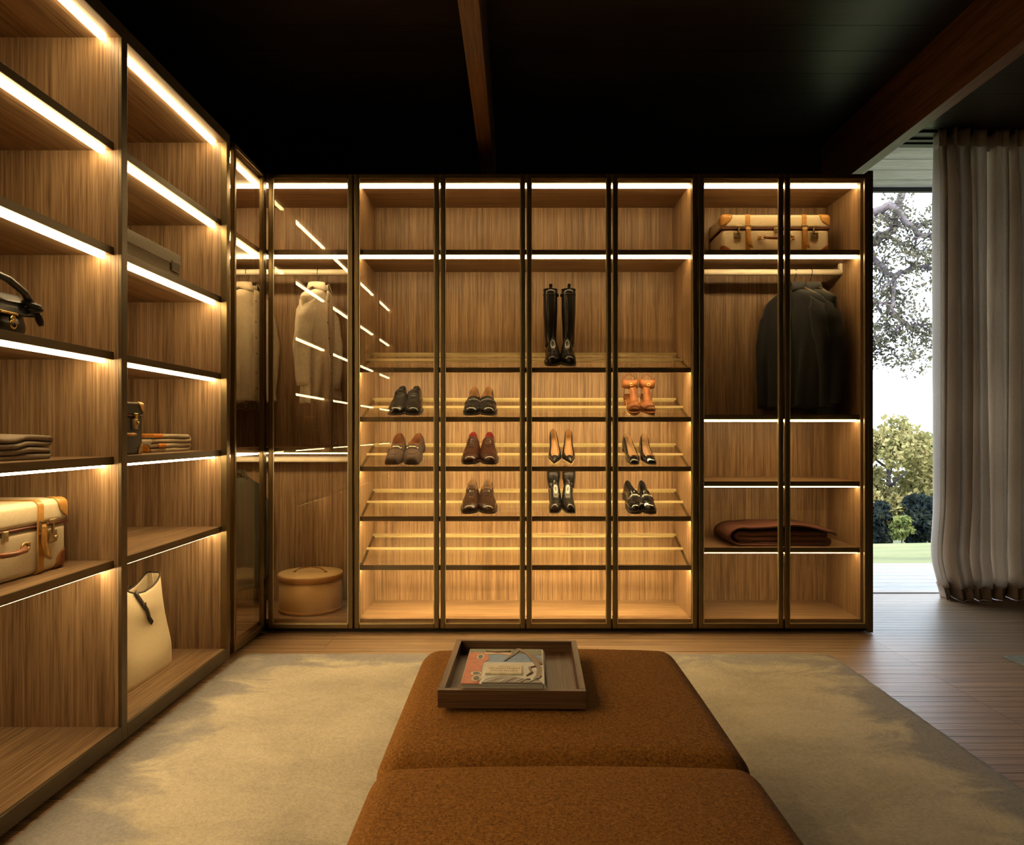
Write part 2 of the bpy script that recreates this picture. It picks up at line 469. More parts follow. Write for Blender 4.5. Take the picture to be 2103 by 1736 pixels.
# ---- shoe wardrobe
BX0, BX1 = -.915, 1.005
u = thing('shoe_wardrobe', 'wide glass-fronted shoe wardrobe with slanted glass shelves in the middle', 'wardrobe', (.045, 4.36, 0), group='glass-fronted wardrobes')
B('back_panel', M['wood_z'], u, BX0, BX1, YI, YI+.02, .03, TOPZ)
B('side_panel', M['wood_z'], u, BX0, BX0+.028, 4.150, YI, .03, TOPZ)
B('side_panel', M['wood_z'], u, BX1-.028, BX1, 4.150, YI, .03, TOPZ)
t = B('top_panel', M['wood_x'], u, BX0+.028, BX1-.028, 4.150, YI, TOPB, TOPZ); led_x(t, 4.195, BX0+.03, BX1-.03, TOPB)
B('base_panel', M['wood_x'], u, BX0+.028, BX1-.028, 4.147, YI, BASE-.03, BASE)
B('plinth', M['black'], u, BX0, BX1, 4.16, YI, .001, BASE-.03)
s = B('shelf', M['wood_x'], u, BX0+.028, BX1-.028, 4.163, YI, 2.149-TH, 2.149)
B('edge_trim', M['bronze_dark'], s, BX0+.028, BX1-.028, 4.157, 4.163, 2.149-TH-.001, 2.149); led_x(s, 4.195, BX0+.03, BX1-.03, 2.149-TH)
SHOE_Z = [1.472, 1.194, .9155, .635, .360]
SY0, SY1, SRISE = 4.166, 4.535, .122
TILT = math.atan2(SRISE, SY1-SY0)
def shelf_surface(k, y): return SHOE_Z[k] + .0105 + (y-SY0)*math.tan(TILT)
for k, z in enumerate(SHOE_Z):
    x0, x1 = BX0+.029, BX1-.029
    g = MB().loft([[(x0, SY0, z+.002), (x0, SY1, z+.002+SRISE), (x0, SY1, z+.0105+SRISE), (x0, SY0, z+.0105)],
                   [(x1, SY0, z+.002), (x1, SY1, z+.002+SRISE), (x1, SY1, z+.0105+SRISE), (x1, SY0, z+.0105)]], True, True, False).build('glass_shelf', M['shelf_glass'], u)
    B('front_bar', M['bronze_dark'], g, x0, x1, 4.152, 4.164, z-.0135, z+.0135)
    MB().box(x0+.002, x1-.002, 4.166, 4.180, z-.012, z-.001).build('led_strip', M['led_shoe'], g)
    MB().box(x0, x1, 4.164, 4.186, z-.0008, z+.0008).build('added_led_shield', M['bronze_dark'], g)  # unseen lip, added to keep the strip's light off the toes above
    zb = z+.0105+SRISE
    B('back_rail', M['brass_rail'], g, x0, x1, SY1, SY1+.012, zb-.016, zb+.006)
    yr = 4.345; zr = shelf_surface(k, yr)
    B('heel_rail', M['brass_rail'], g, x0, x1, yr, yr+.010, zr+.0005, zr+.014)
    for sx in (x0, x1-.012):
        MB().loft([[(sx, SY0, z-.008), (sx, SY1, z-.008+SRISE), (sx, SY1, z+.0015+SRISE), (sx, SY0, z+.0015)],
                   [(sx+.012, SY0, z-.008), (sx+.012, SY1, z-.008+SRISE), (sx+.012, SY1, z+.0015+SRISE), (sx+.012, SY0, z+.0015)]], True, True, False).build('side_bracket', M['bronze_dark'], g)
for k in range(1, 5): door_x(u, *doors[k])

# ---- hanging wardrobe on the right
CX0, CX1 = 1.005, 1.978
u = thing('hanging_wardrobe', 'glass-fronted wardrobe with dark shirts, suitcase and brown blanket beside the window', 'wardrobe', (1.49, 4.36, 0), group='glass-fronted wardrobes')
B('back_panel', M['wood_z'], u, CX0, CX1-.02, YI, YI+.02, .03, TOPZ)
B('side_panel', M['wood_z'], u, CX0, CX0+.028, 4.150, YI, .03, TOPZ)
B('side_panel', M['wood_z'], u, 1.928, 1.956, 4.150, YI, .03, TOPZ)
B('end_panel', M['bronze_dark'], u, 1.9565, 1.985, 4.118, YI+.02, .004, TOPZ+.008, bevel=.001)
t = B('top_panel', M['wood_x'], u, CX0+.028, 1.928, 4.150, YI, TOPB, TOPZ); led_x(t, 4.195, CX0+.03, 1.926, TOPB)
B('base_panel', M['wood_x'], u, CX0+.028, 1.928, 4.147, YI, BASE-.03, BASE)
B('plinth', M['black'], u, CX0, 1.956, 4.16, YI, .001, BASE-.03)
for z in (2.149, 1.2205, .845, .472):
    s = B('shelf', M['wood_x'], u, CX0+.028, 1.928, 4.163, YI, z-TH, z)
    B('edge_trim', M['bronze_dark'], s, CX0+.028, 1.928, 4.157, 4.163, z-TH-.001, z); led_x(s, 4.195 if z > EYE else 4.185, CX0+.03, 1.926, z-TH)
rod(u, CX0+.03, 1.926, 2.072)
for k in range(5, 7): door_x(u, *doors[k])
# dark cap over all the rear cabinets

# ------------------------------------------------------------------ rugs
def rug_material(name, cols, edge, box, strength):
    n = N(name); v = n.coords()
    d1 = n.noise(v, 1.1, 6, .6, .8); d2 = n.noise(n.coords((1.0, 1.5, 1)), 3.0, 6, .62, .6); fine = n.noise(v, 95, 4, .7)
    tuft = n.noise(v, 300, 2, .6)
    base = n.ramp(n.math('ADD', n.math('MULTIPLY', d1, .55), n.math('MULTIPLY', d2, .45)), [(.33, cols[0]), (.47, cols[1]), (.62, cols[2])])
    sp = n.new('ShaderNodeSeparateXYZ'); tc = n.new('ShaderNodeTexCoord'); n.link(tc.outputs['Object'], sp.inputs[0])
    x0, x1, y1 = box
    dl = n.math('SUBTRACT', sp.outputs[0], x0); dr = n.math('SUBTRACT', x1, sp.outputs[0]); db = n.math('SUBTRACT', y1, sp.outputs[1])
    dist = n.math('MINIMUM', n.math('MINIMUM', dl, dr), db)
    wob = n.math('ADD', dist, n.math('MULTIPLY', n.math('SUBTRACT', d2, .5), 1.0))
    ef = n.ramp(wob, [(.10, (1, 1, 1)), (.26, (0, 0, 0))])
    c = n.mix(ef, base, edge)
    c = n.mix(.65, c, n.ramp(fine, [(.3, (.62, .62, .62)), (.62, (1.0, 1.0, 1.0))]), 'MULTIPLY')
    h = n.math('ADD', n.math('MULTIPLY', d2, 3.0), n.math('ADD', n.math('MULTIPLY', fine, 1.0), n.math('MULTIPLY', tuft, .35)))
    return n.done(n.pbr(c, .85, 0, n.bump(h, strength, .012), .2))
def rug(name, label, x0, x1, y0, y1, mat, h=.016, r=.06):
    t = tag(bpy.data.objects.new(name, None), label, 'rug'); bpy.data.objects.remove(t)
    nx, ny = int((x1-x0)/.022), int((y1-y0)/.022); vs = []; fs = []
    rn = random.Random(3)
    def z(i, j):
        e = min(i, nx-i, j, ny-j); return .002 if e == 0 else h*(.8 if e == 1 else 1) + rn.uniform(-.0016, .0016)
    for j in range(ny+1):
        for i in range(nx+1):
            X = lerp(x0, x1, i/nx); Y = lerp(y0, y1, j/ny)
            e = (X-x0 < r or x1-X < r) and (Y-y0 < r or y1-Y < r)
            if e:
                cx = x0+r if X-x0 < r else x1-r; cy = y0+r if Y-y0 < r else y1-r
                dx, dy = X-cx, Y-cy; m = max(abs(dx), abs(dy)); l = math.hypot(dx, dy)
                if l > 1e-6: X, Y = cx+dx*m/l, cy+dy*m/l
            if min(i, nx-i, j, ny-j) == 0: X += rn.uniform(-.003, .003); Y += rn.uniform(-.003, .003)
            vs.append((X, Y, z(i, j)))
    for j in range(ny):
        for i in range(nx):
            a = j*(nx+1)+i; fs.append((a, a+1, a+nx+2, a+nx+1))
    o = MB().add(vs, fs, True).build(name, mat)
    return tag(o, label, 'rug')
RX0, RX1, RY1 = -1.383, 1.583, 3.715
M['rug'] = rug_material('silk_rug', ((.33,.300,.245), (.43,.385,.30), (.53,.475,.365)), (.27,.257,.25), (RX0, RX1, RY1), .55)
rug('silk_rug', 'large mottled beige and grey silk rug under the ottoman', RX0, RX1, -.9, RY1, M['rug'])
M['rug2'] = plain('green_wool_rug', (.13,.135,.10), .9, var=.3, scale=60, bump=.8, bscale=150)
rug('wool_rug', 'corner of a grey-green rug at the right edge of the floor', 2.42, 4.3, .6, 3.70, M['rug2'], .012, .01)

# ------------------------------------------------------------------ ottoman (two upholstered blocks pushed together)
n = N('rust_boucle'); v = n.coords()
f1 = n.noise(v, 420, 3, .7); f2 = n.noise(v, 150, 2, .6); f3 = n.noise(v, 2.5, 3)
c = n.ramp(n.math('ADD', n.math('MULTIPLY', f1, .6), n.math('MULTIPLY', f2, .4)), [(.36, (.09,.034,.007)), (.5, (.25,.105,.020)), (.64, (.38,.18,.042))])
c = n.mix(.35, c, n.ramp(f3, [(.35, (.75, .75, .75)), (.65, (1, 1, 1))]), 'MULTIPLY')
M['boucle'] = n.done(n.pbr(c, .92, 0, n.bump(n.math('ADD', f1, f2), .8, .0025), .12))
OX0, OX1 = -.312, .522
def ottoman(y0, y1, label, crown):
    t = thing('ottoman', label, 'ottoman', ((OX0+OX1)/2, (y0+y1)/2, 0), group='rust ottoman blocks')
    w_, l_, h_ = OX1-OX0, y1-y0, .345
    def fn(x, y, z):
        a, b = max(0, 1-(2*x/w_)**2), max(0, 1-(2*y/l_)**2)
        k = sstep(z, -.05, h_/2)
        # plump cushion, bulging a little at the sides
        s = (1-(z/(h_/2))**2)*.010
        return (x*(1+s/w_*2), y*(1+s/l_*1.0), z + k*crown*(a**.6)*(b**.6))
    MB().rbox((0, 0, .055+h_/2), (w_, l_, h_), .06, 5, 10, fn).build('cushion', M['boucle'], t, keep=False)
    # stitched border welt near the seam
    MB().rbox((0, 0, .035), (w_-.08, l_-.08, .045), .006, 2, 1, None, False).build('plinth', M['black'], t, keep=False)
    return t
ottoman(1.618, 2.47, 'rust boucle ottoman block carrying the wooden tray, the far one', .028)
ottoman(.775, 1.612, 'rust boucle ottoman block in the foreground with nothing on it', .034)

# ------------------------------------------------------------------ tray and book
tz = .4300
t = thing('serving_tray', 'square dark walnut tray with low rim on the ottoman', 'tray', (-.008, 2.068, tz), (0, 0, math.radians(-1.4)))
a, b, hh, e = .1855, .2275, .046, .0165
MB().box(-a+.002, a-.002, -b+.002, b-.002, .003, .012).build('tray_floor', M['tray_y'], t, keep=False)
for (x0, x1, y0, y1, mt) in ((-a, a, -b, -b+e, 'tray'), (-a, a, b-e, b, 'tray'), (-a, -a+e, -b+e, b-e, 'tray_y'), (a-e, a, -b+e, b-e, 'tray_y')):
    MB().box(x0, x1, y0, y1, .001, hh).build('rim', M[mt], t, bevel=.001, keep=False)
bk = thing('book', 'thick hardback with a red and blue cover showing bare branches, in the tray', 'book', (-.032, 2.012, tz+.0125), (0, 0, math.radians(-1.0)))
bw, bl, bt = .108, .148, .043
paper = plain('page_block', (.62,.58,.50), .8, var=.06, scale=200)
M['cv_sand'] = plain('cover_sand', (.55,.55,.52), .35, var=.08, scale=20)
MB().box(-bw+.005, bw-.008, -bl+.004, bl-.004, .003, bt-.003).build('page_block', paper, bk, keep=False)
cvr = MB().box(-bw, bw-.004, -bl, bl, bt-.003, bt).box(-bw, bw-.004, -bl, bl, 0, .003).build('cover', M['cv_sand'], bk, keep=False)
sp_ = []
for i in range(9):
    an = -PI/2 + PI*i/8; sp_.append((bw-.006 + .009*math.cos(an), bt/2 + bt/2*math.sin(an)))
mb = MB().loft([[(x, y, z) for x, z in sp_] for y in (-bl, bl)], True, True, True)
mb.build('spine', M['cv_sand'], bk, keep=False)
def ink(name, col, r=.35): return plain(name, col, r, var=.18, scale=60)
I_red, I_blue, I_brown, I_cream, I_grey, I_green, I_dark, I_peach = (ink('print_red', (.50,.115,.045)), ink('print_blue', (.10,.22,.42)), ink('print_brown', (.13,.075,.05)),
    ink('print_cream', (.62,.55,.38)), ink('print_grey', (.20,.18,.165)), ink('print_green', (.10,.13,.08)), ink('print_dark', (.03,.03,.03)), ink('print_peach', (.55,.36,.22)))
lvl = [bt]
def flat(name, pts, mat):
    lvl[0] += .00018
    z = lvl[0]; MB().prism([(x, y) for x, y in pts], bt-.0005, z).build(name, mat, cvr, keep=False)
def rect(x0, x1, y0, y1): return [(x0, y0), (x1, y0), (x1, y1), (x0, y1)]
def stroke(path, wds):
    L, R = [], []
    for i, p in enumerate(path):
        q0 = Vector(path[max(i-1, 0)]); q1 = Vector(path[min(i+1, len(path)-1)]); d = (q1-q0).normalized(); nn = Vector((-d.y, d.x))
        wd = wds[i] if isinstance(wds, list) else wds
        L.append(tuple(Vector(p)+nn*wd)); R.append(tuple(Vector(p)-nn*wd))
    return L + R[::-1]
flat('printed_cover', rect(-.06, .100, .028, .105), I_blue)
flat('printed_cover', rect(-bw+.001, .060, .105, .149), I_green)
flat('printed_cover', rect(.055, .100, .092, .149), I_green)
flat('printed_cover', [(-bw+.001, -.149), (-.062, -.149), (-.062, .02), (-.045, .05), (-.055, .108), (-bw+.001, .118)], I_red)
flat('printed_cover', stroke([(-.062, .104), (-.02, .110), (.015, .098)], .011), I_peach)
for (cx, cy, sx, sy) in ((-.072, .072, .010, .026), (-.074, -.072, .014, .016), (-.071, -.112, .012, .022)):
    flat('printed_cover', [(cx+sx*math.cos(q*PI/6), cy+sy*math.sin(q*PI/6)) for q in range(12)], I_cream)
    flat('printed_cover', [(cx+.7*sx*math.cos(q*PI/6), cy+.75*sy*math.sin(q*PI/6)) for q in range(12)], I_dark)
flat('printed_cover', stroke([(.035, .148), (.022, .10), (-.004, .035)], [.007, .006, .002]), I_brown)
flat('printed_cover', stroke([(.03, .146), (.062, .105), (.082, .03), (.092, -.03), (.090, -.09), (.075, -.135)], [.008, .008, .007, .006, .007, .005]), I_brown)
flat('printed_cover', stroke([(.070, .09), (.090, .05), (.098, .005)], [.006, .005, .003]), I_brown)
flat('printed_cover', stroke([(.082, -.01), (.066, -.022), (.072, -.062), (.058, -.09)], [.004, .003, .003, .001]), I_brown)
flat('printed_cover', stroke([(.01, .13), (-.03, .118), (-.06, .125)], [.006, .005, .002]), I_brown)
flat('printed_cover', [(-.055, -.148), (-.045, -.118), (-.03, -.108), (-.01, -.098), (.015, -.100), (.04, -.108), (.06, -.125), (.092, -.128), (.098, -.148)], I_grey)
for q in range(7):
    flat('printed_cover', stroke([(-.05+q*.019, -.145), (-.038+q*.019, -.128+.006*(q % 2)), (-.022+q*.018, -.112-.004*(q % 3))], [.0022, .0016, .0008]), I_brown if q % 2 else M['cv_sand'])
flat('title_label', rect(-.050, .045, -.082, -.010), I_cream)
flat('title_label', rect(-.0475, .0425, -.079, -.013), ink('label_inner', (.58,.52,.37)))
for row, (ya, hx, hgt, cnt) in enumerate(((-.024, .016, .003, 8), (-.040, .040, .010, 17), (-.058, .034, .010, 14))):
    for q in range(cnt):
        xa = lerp(-hx, hx, q/(cnt-1)) - .002
        lvl_keep = lvl[0]; flat('title_lettering', rect(xa-.0016, xa+(.0012 if q % 3 else .0004), ya-hgt/2, ya+hgt/2*(.7+.3*(q % 2))), I_brown); lvl[0] = lvl_keep

# ------------------------------------------------------------------ curtain
n = N('linen_curtain'); v = n.coords()
wv = n.noise(n.coords((260, 260, 60)), 1, 2); cl = n.noise(v, 2.0, 3)
c = n.ramp(n.math('ADD', n.math('MULTIPLY', wv, .5), n.math('MULTIPLY', cl, .5)), [(.35, (.68,.585,.49)), (.65, (.84,.74,.63))])
d = n.new('ShaderNodeBsdfDiffuse'); n.link(c, d.inputs[0]); tr = n.new('ShaderNodeBsdfTranslucent'); n.link(c, tr.inputs[0])
mx = n.new('ShaderNodeMixShader'); mx.inputs[0].default_value = .42; n.link(d.outputs[0], mx.inputs[1]); n.link(tr.outputs[0], mx.inputs[2])
M['linen'] = n.done(mx.outputs[0])
M['hem'] = plain('curtain_hem', (.42,.31,.235), .9, var=.15, scale=40)
ct = thing('curtain', 'floor-length pleated beige linen curtain hanging from the ceiling at the right', 'curtain', (3.6, 5.0, 0))
rn = random.Random(11)
nf = 15; phases = [rn.uniform(-.5, .5) for _ in range(nf+3)]; amps = [rn.uniform(.75, 1.25) for _ in range(nf+3)]; wid = [rn.uniform(.75, 1.3) for _ in range(nf)]
cum = [0]
for q in wid: cum.append(cum[-1]+q)
cum = [q/cum[-1] for q in cum]
def fold(p):
    for i in range(nf):
        if p <= cum[i+1] or i == nf-1:
            s = (p-cum[i])/(cum[i+1]-cum[i]); return i, s
CX_0, CX_1 = 2.805, 4.62
def cpoint(p, z):
    i, s = fold(p); tz_ = z/3.13
    A = .078*amps[i]*(1-.25*sstep(tz_, .85, 1)) * (1+.25*math.sin(3*tz_+phases[i]*6))
    y = 4.965 + A*(-math.cos(2*PI*s) + .30*math.cos(6*PI*s+phases[i]*4) + .16*math.sin(4*PI*s+phases[i+1]*5)) + .012*math.sin(4*PI*s+phases[i]*9+2.5*tz_) + .006*math.sin(6*PI*s+i)*sstep(tz_, .9, 1.0)
    x = lerp(CX_0, CX_1, p) + .026*math.sin(2*PI*s*2+.25)*amps[i] + .012*phases[i]*math.sin(tz_*5+i)
    # lower edge tucks under and swings out a little
    k = 1-sstep(z, .0, .30)
    x += (.055*k*k - .02*math.exp(-((z-.33)/.2)**2))*(1-sstep(p, 0, .25))
    y += -.045*k*(1-k) *2 + .02*k
    return (x, y, z)
nz, npn = 60, 420; rows_ = []
for j in range(nz+1):
    z = lerp(.085, 3.1435, (j/nz)**.9); rows_.append([cpoint(i/npn, z) for i in range(npn+1)])
MB().loft(rows_, False, False, True).build('drape', M['linen'], ct, solid=.0015)
rows_ = []
for j in range(7):
    z = lerp(.002, .105, j/6); rr = []
    for i in range(npn+1):
        x, y, zz = cpoint(i/npn, z); rr.append((x, y+.016-.02*(1-j/6)+.006*math.sin(i*.21), z))
    rows_.append(rr)
MB().loft(rows_, False, False, True).build('hem', M['hem'], ct, solid=.0015)
rows_ = []
for j in range(4):
    z = lerp(3.03, 3.1435, j/3); rows_.append([(x, y-.004, zz) for x, y, zz in (cpoint(i/npn, z) for i in range(npn+1))])
MB().loft(rows_, False, False, True).build('header_tape', M['linen'], ct, solid=.002)
B('curtain_track', M['black'], ct, 2.30, XR-.02, 4.95, 5.0, 3.130, ZC)

# ------------------------------------------------------------------ shoes
def leather(name, col, rough=.24, coat=.22, var=.25): return plain(name, col, rough, 0, .3, var, 25, coat, .12, 180)
SM = dict(black=leather('black_calf', (.010,.009,.008)), patent=leather('black_patent', (.006,.006,.006), .08, 1.0, .1), suede=plain('brown_suede', (.036,.020,.012), .95, var=.3, scale=120),
    brown=leather('brown_calf', (.026,.0095,.005)), dbrown=leather('dark_brown_calf', (.023,.011,.006)), tan=leather('cognac_leather', (.17,.058,.014), .6, .0),
    sole=plain('leather_sole', (.018,.012,.008), .6), linen_b=plain('lining_black', (.014,.010,.008), .8), lin_tan=plain('lining_tan', (.27,.145,.055), .7), lin_red=plain('lining_red', (.20,.012,.014), .7),
    lin_beige=plain('lining_beige', (.26,.16,.08), .7), lin_or2=plain('lining_rust', (.16,.06,.018), .7), lin_orange=plain('lining_orange', (.50,.22,.04), .7), gold=plain('gold_hardware', (.75,.55,.22), .22, 1.0, var=.05), silver=plain('steel_hardware', (.72,.66,.52), .2, 1.0, var=.05), lace=plain('waxed_lace', (.012,.010,.009), .6), cork=plain('pale_sole_edge', (.52,.38,.22), .7))
ROUND = [(0,.10),(.015,.36),(.04,.52),(.09,.70),(.18,.88),(.30,.98),(.38,1.0),(.52,.80),(.66,.64),(.80,.62),(.90,.57),(.96,.44),(.99,.26),(1.0,.10)]
POINT = [(0,.03),(.02,.13),(.06,.26),(.14,.48),(.24,.74),(.34,.95),(.42,1.0),(.55,.84),(.68,.70),(.82,.66),(.92,.58),(.97,.42),(1.0,.10)]
SQUARE = [(0,.30),(.01,.55),(.04,.66),(.10,.76),(.20,.90),(.32,1.0),(.52,.86),(.68,.74),(.82,.74),(.91,.66),(.97,.46),(1.0,.14)]
def sections(L, W, form, ts): return [(t, W*tab(form, t)) for t in ts]
def foot_mesh(L, W, form, H, T, zb, t_open, insole, side, e=.88, curve=.012, rim=.80, sharp=.05):
    """toe at y=0, heel at y=L. Returns outer and lining MB."""
    NT, NS = 34, 28
    ts = [ (i/NT)**1.25 if i/NT < .5 else None for i in range(NT+1)]
    ts = sorted(set([0, .006, .015, .03, .05, .075] + [i/NT for i in range(3, NT)] + [t_open-.012, t_open+.012, t_open+.03, .985, 1.0]))
    outer, lining = MB(), MB(); grid = []
    for t in ts:
        w_ = W*tab(form, t); cx = side*curve*math.sin(PI*min(1, t*1.15)) ; z0 = zb(t); hh = tab(H, t); tt = tab(T, t); o = sstep(t, t_open-sharp, t_open+sharp)
        if t_open > 1: o = 0
        row = []
        for k in range(NS+1):
            s = -1 + 2*k/NS; sg = -1 if s < 0 else 1; a = abs(s)
            ph = PI/2*(1-a); cxp = math.cos(ph)**e; szp = math.sin(ph)**e
            C = (sg*w_*cxp, z0 + hh*szp)
            wr = w_*rim
            if a > .5:
                q = (1-a)/.5; O = (sg*lerp(w_, wr, q**1.6)*(1+.05*math.sin(PI*q)), z0 + tt*q**.85)
            else:
                q = a/.5
                if q > .5: O = (sg*lerp(wr-.006, wr-.003, (q-.5)/.5), lerp(z0+insole, z0+tt-.001, (q-.5)/.5))
                else: O = (sg*(wr-.006)*(q/.5), z0+insole)
            row.append((cx + lerp(C[0], O[0], o), t*L, lerp(C[1], O[1], o)))
        grid.append((t, o, row))
    of, lf, vs = [], [], [p for g in grid for p in g[2]]
    n_ = NS+1
    for i in range(len(grid)-1):
        for k in range(NS):
            f = (i*n_+k, (i+1)*n_+k, (i+1)*n_+k+1, i*n_+k+1)
            mid = abs(-1+2*(k+.5)/NS)
            (lf if (grid[i][1] > .55 and mid < .5) else of).append(f)
    # end caps
    m_ = (len(grid)-1)*n_
    of.append(tuple(range(n_))); of.append(tuple(m_+k for k in reversed(range(n_))))
    outer.add(vs, of, True); lining.add(vs, lf, True)
    return outer, lining
def sole_mesh(L, W, form, zb, th, side, curve=.012, grow=1.05, t0=0, t1=1, flatbottom=None):
    mb = MB(); rings = []; ts = [t0+(t1-t0)*(.5-.5*math.cos(PI*i/22)) for i in range(23)]
    for t in ts:
        w_ = W*tab(form, t)*grow; cx = side*curve*math.sin(PI*min(1, t*1.15)); z1 = zb(t)+.002; z0 = zb(t)-th if flatbottom is None else flatbottom
        y = L*(t-.5)*1.02+L*.5
        rings.append([(cx-w_, y, z0), (cx+w_, y, z0), (cx+w_, y, z1), (cx-w_, y, z1)])
    return mb.loft(rings, True, True, False)
def top_z(L, W, form, H, zb, side, t, xr, e=.88, curve=.012):
    """point on the closed vamp at lateral fraction xr"""
    w_ = W*tab(form, t); cx = side*curve*math.sin(PI*min(1, t*1.15)); c_ = min(.999, abs(xr))**(1/e); sn = math.sqrt(max(0, 1-c_*c_))**e
    return Vector((cx+xr*w_, t*L, zb(t)+tab(H, t)*sn))
def band(mb, L, W, form, H, zb, side, t0, t1, x0=-.97, x1=.97, off=.0022, e=.88, n_=18):
    """strap lying over the vamp"""
    rows = []
    for i in range(n_+1):
        xr = lerp(x0, x1, i/n_); a = top_z(L, W, form, H, zb, side, t0, xr, e); b = top_z(L, W, form, H, zb, side, t1, xr, e)
        nrm = Vector((xr*.9, 0, math.sqrt(max(0.05, 1-xr*xr*.8)))).normalized()
        rows.append([tuple(a-nrm*.001), tuple(b-nrm*.001), tuple(b+nrm*off), tuple(a+nrm*off)])
    return mb.loft(rows, True, True, True)
def seam(mb, L, W, form, H, zb, side, t, r=.0012, e=.88, x=.96):
    return mb.tube([top_z(L, W, form, H, zb, side, t, lerp(-x, x, i/16), e)+Vector((0, 0, .0006)) for i in range(17)], r, 5)

def place(k, u_toe, yaw=0.0, lift=0.0, toe_y=4.19):
    """toe position on slanted shelf k, at picture column u_toe"""
    X = (u_toe-1062)*toe_y/FPX
    return (X, toe_y, shelf_surface(k, toe_y)+.0012+lift), (TILT, 0, yaw)
SHOES = 'shoes on the slanted glass shelves'
def lace_shoe(name, label, k, u, yaw, side, mat, lining, L=.292, W=.056, form=ROUND, brogue=False, closed=.56, throat=(.36, .53), nl=5, cap=True):
    loc, rot = place(k, u, yaw); t = thing(name, label, 'shoe', loc, rot, SHOES)
    zb = lambda q: .009 + .020*sstep(q, .42, .68) + .004*(1-sstep(q, 0, .10))
    H = [(0,.016),(.02,.028),(.06,.038),(.15,.047),(.28,.056),(.40,.072),(.52,.092),(.58,.098),(.66,.09),(1,.075)]
    T = [(.4,.075),(.56,.086),(.66,.066),(.78,.060),(.9,.066),(1.0,.074)]
    o, l = foot_mesh(L, W, form, H, T, zb, closed, .012, side, rim=.74)
    up = o.build('upper', SM[mat], t, keep=False); l.build('lining', SM[lining], t, keep=False)
    sole_mesh(L, W, form, zb, .009, side, grow=1.09).build('sole', SM['sole'], t, keep=False)
    sole_mesh(L, W, form, zb, .02, side, grow=1.05, t0=.70, t1=1.0, flatbottom=.0005).build('heel', SM['sole'], t, keep=False)
    lc = MB()
    for i in range(nl):
        tq = lerp(throat[0], throat[1], i/(nl-1)); xr = .22+.05*i/nl
        a = [top_z(L, W, form, H, zb, side, tq+.004*(j % 2), lerp(-xr, xr, j/6))+Vector((0, 0, .0022)) for j in range(7)]
        lc.tube(a, .0021, 6)
    # bow ends
    p = top_z(L, W, form, H, zb, side, throat[1]+.01, 0)
    for sg in (-1, 1): lc.tube([p+Vector((0, 0, .003)), p+Vector((sg*.014, -.006, .004)), p+Vector((sg*.020, -.018, -.004))], .0015, 6)
    lc.build('laces', SM['lace'], t, keep=False)
    d = MB()
    if cap: seam(d, L, W, form, H, zb, side, .175)
    for sg in (-1, 1):   # facings either side of the tongue
        d.tube([top_z(L, W, form, H, zb, side, lerp(throat[0]-.03, throat[1]+.03, i/8), sg*lerp(.30, .36, i/8))+Vector((0, 0, .0008)) for i in range(9)], .0013, 5)
    d.tube([top_z(L, W, form, H, zb, side, throat[0]-.03, lerp(-.30, .30, i/6))+Vector((0, 0, .0006)) for i in range(7)], .0013, 5)
    d.build('stitching', SM[mat], up, keep=False)
    return t
def loafer(name, label, k, u, yaw, side, mat, lining, L=.285, W=.055, form=ROUND, bit=None, penny=False, chunky=0.0, opening=.44):
    loc, rot = place(k, u, yaw); t = thing(name, label, 'shoe', loc, rot, SHOES)
    zb = lambda q: .009+chunky + .018*sstep(q, .42, .68) + .003*(1-sstep(q, 0, .10))
    H = [(0,.017),(.02,.029),(.06,.038),(.15,.046),(.26,.053),(.36,.064),(.46,.078),(.54,.084),(1,.07)]
    T = [(.3,.055),(.44,.064),(.58,.056),(.72,.052),(.86,.060),(1.0,.072)]
    o, l = foot_mesh(L, W, form, H, T, zb, opening, .010, side, rim=.72)
    up = o.build('upper', SM[mat], t, keep=False); l.build('lining', SM[lining], t, keep=False)
    sole_mesh(L, W, form, zb, .009+chunky, side, grow=1.06+chunky*4).build('sole', SM['sole' if mat != 'suede' else 'suede'], t, keep=False)
    sole_mesh(L, W, form, zb, .02, side, grow=1.04, t0=.70, t1=1.0, flatbottom=.0005).build('heel', SM['sole'], t, keep=False)
    d = MB()   # apron seam round the vamp
    pts = []
    for i in range(21):
        an = PI*i/20; pts.append(top_z(L, W, form, H, zb, side, .34-.21*math.sin(an), .70*math.cos(an)*(.9+.1*math.sin(an)))+Vector((0, 0, .0008)))
    d.tube(pts, .0016, 5); d.build('apron_seam', SM[mat], up, keep=False)
    if penny or bit:
        b = band(MB(), L, W, form, H, zb, side, .325, .385, -.9, .9, .003).build('strap', SM[mat], t, keep=False)
        if penny:
            s = MB()
            for sg in (-1, 1):
                s.tube([top_z(L, W, form, H, zb, side, .31, sg*.05)+Vector((0,0,.003)), top_z(L, W, form, H, zb, side, .30, sg*.20)+Vector((0,0,.004)), top_z(L, W, form, H, zb, side, .27, sg*.26)+Vector((0,0,.002))], .003, 6)
            s.tube([top_z(L, W, form, H, zb, side, .355, lerp(-.3, .3, i/6))+Vector((0, 0, .004)) for i in range(7)], .0028, 6)
            s.build('tassel_tie', SM[mat], b, keep=False)
        if bit:
            g = MB(); q = .352
            g.tube([top_z(L, W, form, H, zb, side, q, lerp(-.42, .42, i/8))+Vector((0, 0, .0055)) for i in range(9)], .0019, 6)
            for sg in (-1, 1):
                c_ = top_z(L, W, form, H, zb, side, q, sg*.52)+Vector((0, 0, .005))
                g.tube([c_+Vector((.0035*math.cos(a*PI/6), .012*math.sin(a*PI/6), -sg*.0025*math.cos(a*PI/6))) for a in range(13)], .0016, 5)
            g.build('horsebit', SM[bit], t, keep=False)
    return t
